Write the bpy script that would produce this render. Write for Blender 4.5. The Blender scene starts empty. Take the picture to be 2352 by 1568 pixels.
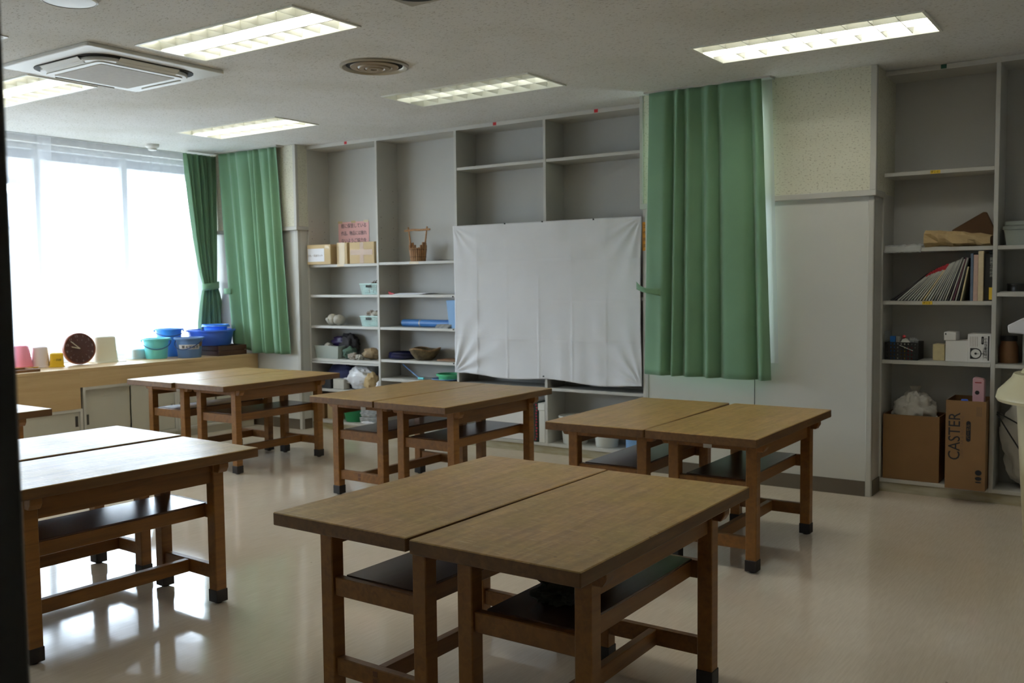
import bpy, bmesh, math, random
from mathutils import Vector, Matrix, Euler, noise

random.seed(7)
SC = bpy.context.scene
COL = SC.collection
PI = math.pi

# ------------------------------------------------------------------ camera
cam_data = bpy.data.cameras.new('camera')
cam = bpy.data.objects.new('camera', cam_data)
COL.objects.link(cam)
cam_data.sensor_fit = 'HORIZONTAL'
cam_data.sensor_width = 36.0
cam_data.lens = 36.0 * 2173.545 / 2352.0
cam_data.clip_start = 0.02
YAW, PITCH, ROLL = math.radians(34.621), math.radians(3.587), math.radians(-0.6196)
fwd = Vector((-math.sin(YAW) * math.cos(PITCH), math.cos(YAW) * math.cos(PITCH), -math.sin(PITCH)))
rt0 = Vector((math.cos(YAW), math.sin(YAW), 0))
up0 = rt0.cross(fwd)
rt = math.cos(ROLL) * rt0 + math.sin(ROLL) * up0
up = -math.sin(ROLL) * rt0 + math.cos(ROLL) * up0
cam.matrix_world = Matrix(((rt.x, up.x, -fwd.x, 0), (rt.y, up.y, -fwd.y, 0), (rt.z, up.z, -fwd.z, 1.431), (0, 0, 0, 1)))
cam_data.dof.use_dof = True
cam_data.dof.focus_distance = 3.1
cam_data.dof.aperture_fstop = 6.5
SC.camera = cam

# ------------------------------------------------------------------ world, light, exposure
world = bpy.data.worlds.new('overcast_sky')
SC.world = world
world.use_nodes = True
bg = world.node_tree.nodes['Background']
bg.inputs[0].default_value = (0.80, 0.90, 1.04, 1)
bg.inputs[1].default_value = 17.0
TUBE_POWER = 19.0
SC.view_settings.view_transform = 'Standard'
SC.view_settings.look = 'None'
SC.view_settings.gamma = 1.0
SC.view_settings.use_curve_mapping = False
SC.view_settings.exposure = 0.45
SC.cycles.use_denoising = True
SC.cycles.max_bounces = 10
SC.cycles.diffuse_bounces = 5
SC.cycles.transparent_max_bounces = 12
SC.cycles.sample_clamp_indirect = 6.0
SC.cycles.caustics_reflective = False
SC.cycles.caustics_refractive = False

# sky portal in front of the long window (guides the sky light through the opening)
pd = bpy.data.lights.new('window_sky_portal', 'AREA')
pd.shape = 'RECTANGLE'; pd.size = 5.6; pd.size_y = 1.95
pd.cycles.is_portal = True
po = bpy.data.objects.new('window_sky_portal', pd); COL.objects.link(po)
po.location = (-8.55, 3.63, 1.76); po.rotation_euler = (0, -PI / 2, PI)
po.rotation_euler = Vector((1, 0, 0)).to_track_quat('-Z', 'Y').to_euler()

pd2 = bpy.data.lights.new('small_window_portal', 'AREA')
pd2.shape = 'RECTANGLE'; pd2.size = 0.8; pd2.size_y = 1.76
pd2.cycles.is_portal = True
po2 = bpy.data.objects.new('small_window_portal', pd2); COL.objects.link(po2)
po2.location = (-2.66, 7.02, 1.73); po2.rotation_euler = (-PI / 2, 0, 0)

# ------------------------------------------------------------------ materials
def lin(c):
    r = []
    for v in c:
        v = v / 255.0
        r.append(v / 12.92 if v <= 0.04045 else ((v + 0.055) / 1.055) ** 2.4)
    return r + [1.0]

MATS = {}
def mat(name, rgb, rough=0.5, metal=0.0, var=0.0, vscale=6.0, bump=0.0, bscale=60.0, rgb2=None, stretch=(1, 1, 1), spec=0.5,
        trans=0.0, alpha=1.0, detail=4.0, sheen=0.0, rvar=0.0, coat=0.0):
    m = bpy.data.materials.new(name); m.use_nodes = True
    nt = m.node_tree; b = nt.nodes['Principled BSDF']
    b.inputs['Base Color'].default_value = lin(rgb)
    b.inputs['Roughness'].default_value = rough
    b.inputs['Metallic'].default_value = metal
    b.inputs['Specular IOR Level'].default_value = spec
    b.inputs['Transmission Weight'].default_value = trans
    b.inputs['Alpha'].default_value = alpha
    b.inputs['Sheen Weight'].default_value = sheen
    b.inputs['Coat Weight'].default_value = coat
    tc = nt.nodes.new('ShaderNodeTexCoord'); mp = nt.nodes.new('ShaderNodeMapping')
    mp.inputs['Scale'].default_value = stretch
    nt.links.new(tc.outputs['Object'], mp.inputs['Vector'])
    if var > 0 or rgb2 or rvar > 0:
        n = nt.nodes.new('ShaderNodeTexNoise'); n.inputs['Scale'].default_value = vscale; n.inputs['Detail'].default_value = detail
        nt.links.new(mp.outputs[0], n.inputs['Vector'])
        if var > 0 or rgb2:
            mx = nt.nodes.new('ShaderNodeMixRGB')
            c1 = lin(rgb); c2 = lin(rgb2) if rgb2 else [v * (1 - var) for v in c1[:3]] + [1]
            mx.inputs[1].default_value = c1; mx.inputs[2].default_value = c2
            rp = nt.nodes.new('ShaderNodeValToRGB'); rp.color_ramp.elements[0].position = 0.35; rp.color_ramp.elements[1].position = 0.68
            nt.links.new(n.outputs['Fac'], rp.inputs[0]); nt.links.new(rp.outputs[0], mx.inputs[0])
            nt.links.new(mx.outputs[0], b.inputs['Base Color'])
        if rvar > 0:
            mr = nt.nodes.new('ShaderNodeMapRange'); mr.inputs['To Min'].default_value = max(0.02, rough - rvar); mr.inputs['To Max'].default_value = rough + rvar
            nt.links.new(n.outputs['Fac'], mr.inputs[0]); nt.links.new(mr.outputs[0], b.inputs['Roughness'])
    if bump > 0:
        n2 = nt.nodes.new('ShaderNodeTexNoise'); n2.inputs['Scale'].default_value = bscale; n2.inputs['Detail'].default_value = 3
        nt.links.new(mp.outputs[0], n2.inputs['Vector'])
        bp = nt.nodes.new('ShaderNodeBump'); bp.inputs['Strength'].default_value = bump; bp.inputs['Distance'].default_value = 0.005
        nt.links.new(n2.outputs['Fac'], bp.inputs['Height']); nt.links.new(bp.outputs[0], b.inputs['Normal'])
    MATS[name] = m
    return m

def fissured(name, rgb, dark, scale, stretch, thr, rough=0.9, spot=0.06):
    """rock-wool board: pale ground with short dark fissures"""
    m = bpy.data.materials.new(name); m.use_nodes = True
    nt = m.node_tree; b = nt.nodes['Principled BSDF']; b.inputs['Roughness'].default_value = rough
    b.inputs['Specular IOR Level'].default_value = 0.2
    tc = nt.nodes.new('ShaderNodeTexCoord'); mp = nt.nodes.new('ShaderNodeMapping'); mp.inputs['Scale'].default_value = stretch
    nt.links.new(tc.outputs['Object'], mp.inputs['Vector'])
    n = nt.nodes.new('ShaderNodeTexNoise'); n.inputs['Scale'].default_value = scale; n.inputs['Detail'].default_value = 2.5; n.inputs['Roughness'].default_value = 0.55
    nt.links.new(mp.outputs[0], n.inputs['Vector'])
    rp = nt.nodes.new('ShaderNodeValToRGB')
    rp.color_ramp.elements[0].position = thr; rp.color_ramp.elements[0].color = lin(rgb)
    rp.color_ramp.elements[1].position = thr + spot; rp.color_ramp.elements[1].color = lin(dark)
    nt.links.new(n.outputs['Fac'], rp.inputs[0])
    n3 = nt.nodes.new('ShaderNodeTexNoise'); n3.inputs['Scale'].default_value = 1.3; n3.inputs['Detail'].default_value = 3
    nt.links.new(tc.outputs['Object'], n3.inputs['Vector'])
    hs = nt.nodes.new('ShaderNodeMixRGB'); hs.blend_type = 'MULTIPLY'; hs.inputs[2].default_value = (0.86, 0.85, 0.80, 1)
    mr = nt.nodes.new('ShaderNodeMapRange'); mr.inputs['From Min'].default_value = 0.42; mr.inputs['From Max'].default_value = 0.75
    nt.links.new(n3.outputs['Fac'], mr.inputs[0]); nt.links.new(mr.outputs[0], hs.inputs[0])
    nt.links.new(rp.outputs[0], hs.inputs[1]); nt.links.new(hs.outputs[0], b.inputs['Base Color'])
    bp = nt.nodes.new('ShaderNodeBump'); bp.inputs['Strength'].default_value = 0.35; bp.inputs['Distance'].default_value = 0.004; bp.invert = True
    nt.links.new(n.outputs['Fac'], bp.inputs['Height']); nt.links.new(bp.outputs[0], b.inputs['Normal'])
    MATS[name] = m
    return m

def wood(name, c1, c2, c3, rough, scale=1.0, wear=False, rot=None, bump=0.12, spec=0.5):
    """grain runs along local Y"""
    m = bpy.data.materials.new(name); m.use_nodes = True
    nt = m.node_tree; b = nt.nodes['Principled BSDF']; L = nt.links.new
    b.inputs['Specular IOR Level'].default_value = spec
    tc = nt.nodes.new('ShaderNodeTexCoord'); oi = nt.nodes.new('ShaderNodeObjectInfo')
    cm = nt.nodes.new('ShaderNodeCombineXYZ'); mu = nt.nodes.new('ShaderNodeMath'); mu.operation = 'MULTIPLY'; mu.inputs[1].default_value = 37.0
    L(oi.outputs['Random'], mu.inputs[0]); L(mu.outputs[0], cm.inputs[0]); L(mu.outputs[0], cm.inputs[1])
    ad = nt.nodes.new('ShaderNodeVectorMath'); ad.operation = 'ADD'
    L(tc.outputs['Object'], ad.inputs[0]); L(cm.outputs[0], ad.inputs[1])
    mp = nt.nodes.new('ShaderNodeMapping'); mp.inputs['Scale'].default_value = (22 * scale, 1.6 * scale, 22 * scale)
    if rot: mp.inputs['Rotation'].default_value = rot
    L(ad.outputs[0], mp.inputs['Vector'])
    n = nt.nodes.new('ShaderNodeTexNoise'); n.inputs['Scale'].default_value = 1.6; n.inputs['Detail'].default_value = 7; n.inputs['Roughness'].default_value = 0.62; n.inputs['Distortion'].default_value = 0.6
    L(mp.outputs[0], n.inputs['Vector'])
    rp = nt.nodes.new('ShaderNodeValToRGB'); e = rp.color_ramp.elements
    e[0].position = 0.28; e[0].color = lin(c2); e[1].position = 0.72; e[1].color = lin(c1)
    L(n.outputs['Fac'], rp.inputs[0])
    col = rp.outputs[0]
    n2 = nt.nodes.new('ShaderNodeTexNoise'); n2.inputs['Scale'].default_value = 4.2; n2.inputs['Detail'].default_value = 7; n2.inputs['Roughness'].default_value = 0.65
    L(ad.outputs[0], n2.inputs['Vector'])
    mr = nt.nodes.new('ShaderNodeMapRange'); mr.inputs['From Min'].default_value = 0.40; mr.inputs['From Max'].default_value = 0.72; mr.inputs['To Max'].default_value = 0.75
    L(n2.outputs['Fac'], mr.inputs[0])
    mx = nt.nodes.new('ShaderNodeMixRGB'); mx.inputs[2].default_value = lin(c3)
    L(mr.outputs[0], mx.inputs[0]); L(col, mx.inputs[1]); col = mx.outputs[0]
    rsock = None
    if wear:
        # fine mottling, pale scratches and small dark dents
        nf = nt.nodes.new('ShaderNodeTexNoise'); nf.inputs['Scale'].default_value = 26.0; nf.inputs['Detail'].default_value = 9; nf.inputs['Roughness'].default_value = 0.72
        L(ad.outputs[0], nf.inputs['Vector'])
        rf = nt.nodes.new('ShaderNodeMapRange'); rf.inputs['From Min'].default_value = 0.30; rf.inputs['From Max'].default_value = 0.70; rf.inputs['To Min'].default_value = 0.80; rf.inputs['To Max'].default_value = 1.16
        L(nf.outputs['Fac'], rf.inputs[0])
        mf = nt.nodes.new('ShaderNodeVectorMath'); mf.operation = 'SCALE'
        L(col, mf.inputs[0]); L(rf.outputs[0], mf.inputs['Scale']); col = mf.outputs[0]
        for (rz, sc_, seed_) in ((0.5, (5, 70, 1), 0.0), (-0.9, (6, 80, 1), 5.0), (1.3, (5, 60, 1), 11.0)):
            mp2 = nt.nodes.new('ShaderNodeMapping'); mp2.inputs['Scale'].default_value = sc_; mp2.inputs['Rotation'].default_value = (0, 0, rz); mp2.inputs['Location'].default_value = (seed_, seed_, 0)
            L(ad.outputs[0], mp2.inputs['Vector'])
            n4 = nt.nodes.new('ShaderNodeTexNoise'); n4.inputs['Scale'].default_value = 2.6; n4.inputs['Detail'].default_value = 3; n4.inputs['Roughness'].default_value = 0.6; n4.inputs['Distortion'].default_value = 0.4
            L(mp2.outputs[0], n4.inputs['Vector'])
            r4 = nt.nodes.new('ShaderNodeMapRange'); r4.inputs['From Min'].default_value = 0.645; r4.inputs['From Max'].default_value = 0.71; r4.inputs['To Max'].default_value = 0.65
            L(n4.outputs['Fac'], r4.inputs[0])
            m4 = nt.nodes.new('ShaderNodeMixRGB'); m4.inputs[2].default_value = lin((206, 186, 142))
            L(r4.outputs[0], m4.inputs[0]); L(col, m4.inputs[1]); col = m4.outputs[0]
        v = nt.nodes.new('ShaderNodeTexVoronoi'); v.inputs['Scale'].default_value = 9.0; v.inputs['Randomness'].default_value = 1.0
        L(ad.outputs[0], v.inputs['Vector'])
        r5 = nt.nodes.new('ShaderNodeMapRange'); r5.inputs['From Min'].default_value = 0.035; r5.inputs['From Max'].default_value = 0.06; r5.inputs['To Min'].default_value = 0.55; r5.inputs['To Max'].default_value = 0.0
        L(v.outputs['Distance'], r5.inputs[0])
        m5 = nt.nodes.new('ShaderNodeMixRGB'); m5.inputs[2].default_value = lin((52, 38, 24))
        L(r5.outputs[0], m5.inputs[0]); L(col, m5.inputs[1]); col = m5.outputs[0]
        r6 = nt.nodes.new('ShaderNodeMapRange'); r6.inputs['To Min'].default_value = rough - 0.06; r6.inputs['To Max'].default_value = rough + 0.14
        L(n2.outputs['Fac'], r6.inputs[0]); rsock = r6.outputs[0]
    L(col, b.inputs['Base Color'])
    if rsock: L(rsock, b.inputs['Roughness'])
    else: b.inputs['Roughness'].default_value = rough
    bp = nt.nodes.new('ShaderNodeBump'); bp.inputs['Strength'].default_value = bump; bp.inputs['Distance'].default_value = 0.002
    L(n.outputs['Fac'], bp.inputs['Height']); L(bp.outputs[0], b.inputs['Normal'])
    MATS[name] = m
    return m

def emit(name, rgb, strength):
    m = bpy.data.materials.new(name); m.use_nodes = True
    nt = m.node_tree; nt.nodes.remove(nt.nodes['Principled BSDF'])
    e = nt.nodes.new('ShaderNodeEmission'); e.inputs[0].default_value = lin(rgb); e.inputs[1].default_value = strength
    nt.links.new(e.outputs[0], nt.nodes['Material Output'].inputs[0])
    MATS[name] = m
    return m

def sheer(name, rgb, through, weave=0.0):
    m = bpy.data.materials.new(name); m.use_nodes = True
    nt = m.node_tree; nt.nodes.remove(nt.nodes['Principled BSDF']); L = nt.links.new
    t = nt.nodes.new('ShaderNodeBsdfTransparent'); d = nt.nodes.new('ShaderNodeBsdfDiffuse'); tl = nt.nodes.new('ShaderNodeBsdfTranslucent')
    d.inputs[0].default_value = lin(rgb); tl.inputs[0].default_value = lin(rgb)
    a = nt.nodes.new('ShaderNodeMixShader'); a.inputs[0].default_value = 0.55
    L(d.outputs[0], a.inputs[1]); L(tl.outputs[0], a.inputs[2])
    c = nt.nodes.new('ShaderNodeMixShader'); c.inputs[0].default_value = through
    L(a.outputs[0], c.inputs[1]); L(t.outputs[0], c.inputs[2])
    L(c.outputs[0], nt.nodes['Material Output'].inputs[0])
    MATS[name] = m
    return m

def glass(name, tint=(0.93, 0.96, 0.96), refl=0.07):
    m = bpy.data.materials.new(name); m.use_nodes = True
    nt = m.node_tree; nt.nodes.remove(nt.nodes['Principled BSDF']); L = nt.links.new
    t = nt.nodes.new('ShaderNodeBsdfTransparent'); t.inputs[0].default_value = (*tint, 1)
    g = nt.nodes.new('ShaderNodeBsdfGlossy'); g.inputs['Roughness'].default_value = 0.02
    mx = nt.nodes.new('ShaderNodeMixShader'); mx.inputs[0].default_value = refl
    L(t.outputs[0], mx.inputs[1]); L(g.outputs[0], mx.inputs[2]); L(mx.outputs[0], nt.nodes['Material Output'].inputs[0])
    MATS[name] = m
    return m

def plastic_film(name, rgb, through, rough=0.25):
    """thin crinkled clear / milky plastic"""
    m = bpy.data.materials.new(name); m.use_nodes = True
    nt = m.node_tree; b = nt.nodes['Principled BSDF']; L = nt.links.new
    b.inputs['Base Color'].default_value = lin(rgb); b.inputs['Roughness'].default_value = rough
    t = nt.nodes.new('ShaderNodeBsdfTransparent'); mx = nt.nodes.new('ShaderNodeMixShader'); mx.inputs[0].default_value = through
    L(b.outputs[0], mx.inputs[1]); L(t.outputs[0], mx.inputs[2]); L(mx.outputs[0], nt.nodes['Material Output'].inputs[0])
    MATS[name] = m
    return m

fissured('ceiling_board', (228, 228, 226), (188, 186, 180), 80, (0.6, 1.5, 1), 0.60)
fissured('acoustic_board', (214, 212, 194), (178, 174, 154), 90, (0.7, 1.5, 1.3), 0.58)
def vinyl(name):
    m = bpy.data.materials.new(name); m.use_nodes = True
    nt = m.node_tree; b = nt.nodes['Principled BSDF']; L = nt.links.new
    tc = nt.nodes.new('ShaderNodeTexCoord')
    mp = nt.nodes.new('ShaderNodeMapping'); mp.inputs['Scale'].default_value = (70, 5, 1); mp.inputs['Rotation'].default_value = (0, 0, 0.05)
    L(tc.outputs['Object'], mp.inputs['Vector'])
    n = nt.nodes.new('ShaderNodeTexNoise'); n.inputs['Scale'].default_value = 1.6; n.inputs['Detail'].default_value = 5
    L(mp.outputs[0], n.inputs['Vector'])
    n2 = nt.nodes.new('ShaderNodeTexNoise'); n2.inputs['Scale'].default_value = 1.1; n2.inputs['Detail'].default_value = 5
    L(tc.outputs['Object'], n2.inputs['Vector'])
    a = nt.nodes.new('ShaderNodeMixRGB'); a.inputs[1].default_value = lin((227, 213, 194)); a.inputs[2].default_value = lin((219, 204, 184))
    r = nt.nodes.new('ShaderNodeMapRange'); r.inputs['From Min'].default_value = 0.35; r.inputs['From Max'].default_value = 0.65
    L(n.outputs['Fac'], r.inputs[0]); L(r.outputs[0], a.inputs[0])
    c = nt.nodes.new('ShaderNodeMixRGB'); c.blend_type = 'MULTIPLY'; c.inputs[2].default_value = (0.88, 0.87, 0.83, 1)
    r2 = nt.nodes.new('ShaderNodeMapRange'); r2.inputs['From Min'].default_value = 0.4; r2.inputs['From Max'].default_value = 0.7
    L(n2.outputs['Fac'], r2.inputs[0]); L(r2.outputs[0], c.inputs[0]); L(a.outputs[0], c.inputs[1])
    # scattered scuff marks
    v = nt.nodes.new('ShaderNodeTexVoronoi'); v.inputs['Scale'].default_value = 2.6
    L(tc.outputs['Object'], v.inputs['Vector'])
    r3 = nt.nodes.new('ShaderNodeMapRange'); r3.inputs['From Min'].default_value = 0.010; r3.inputs['From Max'].default_value = 0.018; r3.inputs['To Min'].default_value = 0.55; r3.inputs['To Max'].default_value = 0.0
    L(v.outputs['Distance'], r3.inputs[0])
    d = nt.nodes.new('ShaderNodeMixRGB'); d.inputs[2].default_value = lin((120, 96, 72)); L(r3.outputs[0], d.inputs[0]); L(c.outputs[0], d.inputs[1])
    L(d.outputs[0], b.inputs['Base Color'])
    r4 = nt.nodes.new('ShaderNodeMapRange'); r4.inputs['To Min'].default_value = 0.04; r4.inputs['To Max'].default_value = 0.13
    L(n2.outputs['Fac'], r4.inputs[0]); L(r4.outputs[0], b.inputs['Roughness'])
    b.inputs['Specular IOR Level'].default_value = 0.5
    n5 = nt.nodes.new('ShaderNodeTexNoise'); n5.inputs['Scale'].default_value = 7.0; n5.inputs['Detail'].default_value = 3
    L(tc.outputs['Object'], n5.inputs['Vector'])
    bp = nt.nodes.new('ShaderNodeBump'); bp.inputs['Strength'].default_value = 0.045; bp.inputs['Distance'].default_value = 0.01
    L(n5.outputs['Fac'], bp.inputs['Height']); L(bp.outputs[0], b.inputs['Normal'])
    MATS[name] = m
vinyl('vinyl_floor')
mat('painted_wall', (205, 203, 196), rough=0.7, var=0.06, vscale=2)
mat('panel_grey', (204, 203, 196), rough=0.42, var=0.05, vscale=1.5, bump=0.02, bscale=200)
mat('trim_grey', (186, 184, 176), rough=0.5, var=0.05)
mat('skirting', (98, 88, 74), rough=0.5, var=0.1)
mat('bookcase_white', (196, 194, 186), rough=0.45, var=0.05, vscale=2.5)
mat('bookcase_back', (188, 187, 182), rough=0.5, var=0.06, vscale=1.4)
mat('plinth', (182, 178, 160), rough=0.55, rgb2=(142, 128, 84), vscale=3.2, stretch=(1, 1, 4))
wood('table_top', (186, 148, 90), (136, 102, 58), (160, 136, 74), 0.34, wear=True)
wood('table_edge', (122, 84, 42), (84, 55, 26), (102, 72, 35), 0.5)
wood('table_leg', (152, 101, 41), (112, 71, 25), (131, 87, 34), 0.45, rot=(PI / 2, 0, 0))
wood('table_rail_x', (146, 96, 39), (106, 67, 24), (125, 82, 32), 0.45, rot=(0, 0, PI / 2))
wood('table_rail', (146, 96, 39), (106, 67, 24), (125, 82, 32), 0.45)
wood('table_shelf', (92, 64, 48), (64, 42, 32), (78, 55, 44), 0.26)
wood('bench_wood', (206, 178, 132), (182, 150, 104), (194, 166, 120), 0.45, scale=0.5)
wood('crate_wood', (92, 58, 38), (60, 38, 26), (74, 48, 32), 0.5)
wood('stick_wood', (196, 150, 102), (132, 92, 58), (168, 126, 84), 0.6, rot=(PI / 2, 0, 0))
mat('tenon', (98, 56, 26), rough=0.5)
mat('foot_black', (36, 30, 27), rough=0.55, var=0.2)
mat('metal_tag', (190, 188, 180), rough=0.35, metal=0.8)
mat('cabinet_steel', (196, 192, 176), rough=0.45, var=0.04)
mat('cabinet_frame', (200, 197, 186), rough=0.45)
mat('handle_dark', (92, 90, 84), rough=0.35, metal=0.7)
mat('aluminium', (196, 198, 198), rough=0.35, metal=0.75)
mat('curtain_green', (110, 150, 116), rough=0.75, var=0.10, vscale=3, sheen=0.25, bump=0.05, bscale=300)
mat('white_cloth', (226, 226, 228), rough=0.85, var=0.03, bump=0.03, bscale=250)
sheer('lace', (240, 242, 248), 0.62)
sheer('lace_lining', (240, 240, 244), 0.40)
glass('window_glass')
mat('fixture_white', (236, 237, 228), rough=0.35)
mat('louvre_white', (238, 238, 230), rough=0.3)
emit('tube_lit', (255, 253, 246), TUBE_POWER)
emit('tube_weak', (252, 255, 244), TUBE_POWER * 0.25)
mat('tube_off', (225, 226, 222), rough=0.3)
mat('ac_white', (226, 226, 222), rough=0.4, var=0.03)
mat('ac_grille', (162, 152, 134), rough=0.6, var=0.1, vscale=40)
mat('slot_dark', (30, 29, 26), rough=0.7)
mat('vent_metal', (176, 168, 150), rough=0.35, metal=0.3, var=0.1)
mat('vent_brown', (150, 132, 106), rough=0.4, var=0.1)
mat('dark_frame', (50, 44, 36), rough=0.6, var=0.1)
mat('outside_wall', (214, 214, 216), rough=0.8, var=0.05)
mat('outside_grey', (168, 166, 172), rough=0.8, var=0.1)
mat('outside_ground', (150, 148, 142), rough=0.9, var=0.1)
mat('cardboard', (176, 138, 92), rough=0.8, var=0.10, vscale=4)
mat('cardboard_pale', (200, 176, 134), rough=0.75, var=0.08, vscale=5)
mat('cardboard_dark', (132, 98, 60), rough=0.8, var=0.12, vscale=4)
mat('packing_tape', (170, 138, 104), rough=0.3)
mat('clear_tape', (204, 184, 146), rough=0.2)
mat('paper_white', (232, 232, 236), rough=0.8)
mat('paper_pink', (226, 178, 178), rough=0.75)
mat('print_black', (28, 26, 28), rough=0.6)
mat('print_grey', (112, 84, 58), rough=0.7)
mat('print_red', (150, 52, 52), rough=0.6)
mat('sticker_red', (196, 24, 34), rough=0.5)
mat('sticker_green', (20, 84, 66), rough=0.5)
mat('sticker_yellow', (222, 186, 52), rough=0.6)
mat('label_orange', (226, 160, 62), rough=0.6)
mat('teal_plastic', (118, 224, 232), rough=0.35)
mat('blue_bright', (84, 156, 240), rough=0.3)
mat('blue_slate', (104, 142, 196), rough=0.4, var=0.06)
mat('blue_royal', (78, 120, 226), rough=0.35)
mat('blue_cord', (60, 84, 138), rough=0.4)
mat('blue_pale', (128, 170, 214), rough=0.4)
mat('ice_blue', (206, 222, 230), rough=0.4)
mat('pink_plastic', (246, 150, 172), rough=0.4)
mat('milky_plastic', (238, 226, 226), rough=0.4)
mat('yellow_plastic', (234, 190, 44), rough=0.4)
mat('cream_plastic', (234, 230, 210), rough=0.4)
mat('clock_face', (78, 44, 38), rough=0.25)
mat('clock_rim', (128, 66, 36), rough=0.3)
mat('clock_mark', (158, 138, 132), rough=0.5)
mat('clock_hand', (206, 196, 176), rough=0.4)
mat('mint_plastic', (196, 226, 220), rough=0.45)
mat('ceramic_grey', (190, 186, 174), rough=0.5, var=0.15, vscale=12, bump=0.2, bscale=40)
mat('shell_grey', (172, 160, 146), rough=0.6, var=0.3, vscale=30)
mat('twig', (110, 88, 68), rough=0.8, var=0.2, vscale=30)
plastic_film('clear_box', (206, 214, 206), 0.55)
plastic_film('clear_film', (225, 228, 226), 0.68, 0.10)
mat('purple_bag', (58, 44, 92), rough=0.35, var=0.3, vscale=14)
mat('dark_bundle', (44, 38, 40), rough=0.7, var=0.3, vscale=14)
mat('green_bag', (88, 118, 104), rough=0.35, var=0.3, vscale=12)
mat('brown_bundle', (146, 124, 92), rough=0.7, var=0.25, vscale=16)
mat('navy_cloth', (42, 46, 86), rough=0.8, var=0.35, vscale=8)
mat('plastic_bag_white', (224, 224, 226), rough=0.4, var=0.06, vscale=8, bump=0.9, bscale=16)
mat('plastic_bag_milky', (182, 178, 168), rough=0.32, var=0.1, vscale=6, bump=0.9, bscale=14)
mat('brown_paper', (186, 160, 114), rough=0.7, var=0.15, vscale=12)
mat('kraft_dark', (92, 62, 36), rough=0.75, var=0.15, vscale=6)
mat('black_plastic', (26, 26, 27), rough=0.45)
mat('basin_green', (34, 136, 84), rough=0.4)
mat('bowl_green', (92, 196, 142), rough=0.4)
mat('newspaper', (186, 188, 186), rough=0.85, rgb2=(118, 122, 124), vscale=18)
mat('wicker', (158, 128, 88), rough=0.7, rgb2=(104, 78, 48), vscale=26)
mat('wicker_dark', (112, 96, 66), rough=0.7, rgb2=(70, 58, 38), vscale=24)
mat('navy_ceramic', (30, 32, 66), rough=0.2)
mat('tray_brown', (132, 94, 60), rough=0.5, var=0.1)
mat('tube_blue', (66, 122, 188), rough=0.35, var=0.05)
mat('foam_white', (232, 230, 226), rough=0.8, var=0.02)
mat('floral_dark', (30, 50, 42), rough=0.8)
mat('floral_red', (170, 40, 60), rough=0.8)
mat('pail_white', (216, 216, 208), rough=0.4)
mat('beige_plastic', (206, 196, 160), rough=0.28, var=0.04)
mat('pink_carton', (196, 152, 158), rough=0.5)
mat('rag', (74, 76, 60), rough=0.9, var=0.3, vscale=18)
mat('red_plastic', (190, 54, 66), rough=0.5)
mat('blue_box', (40, 110, 190), rough=0.5)

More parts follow.
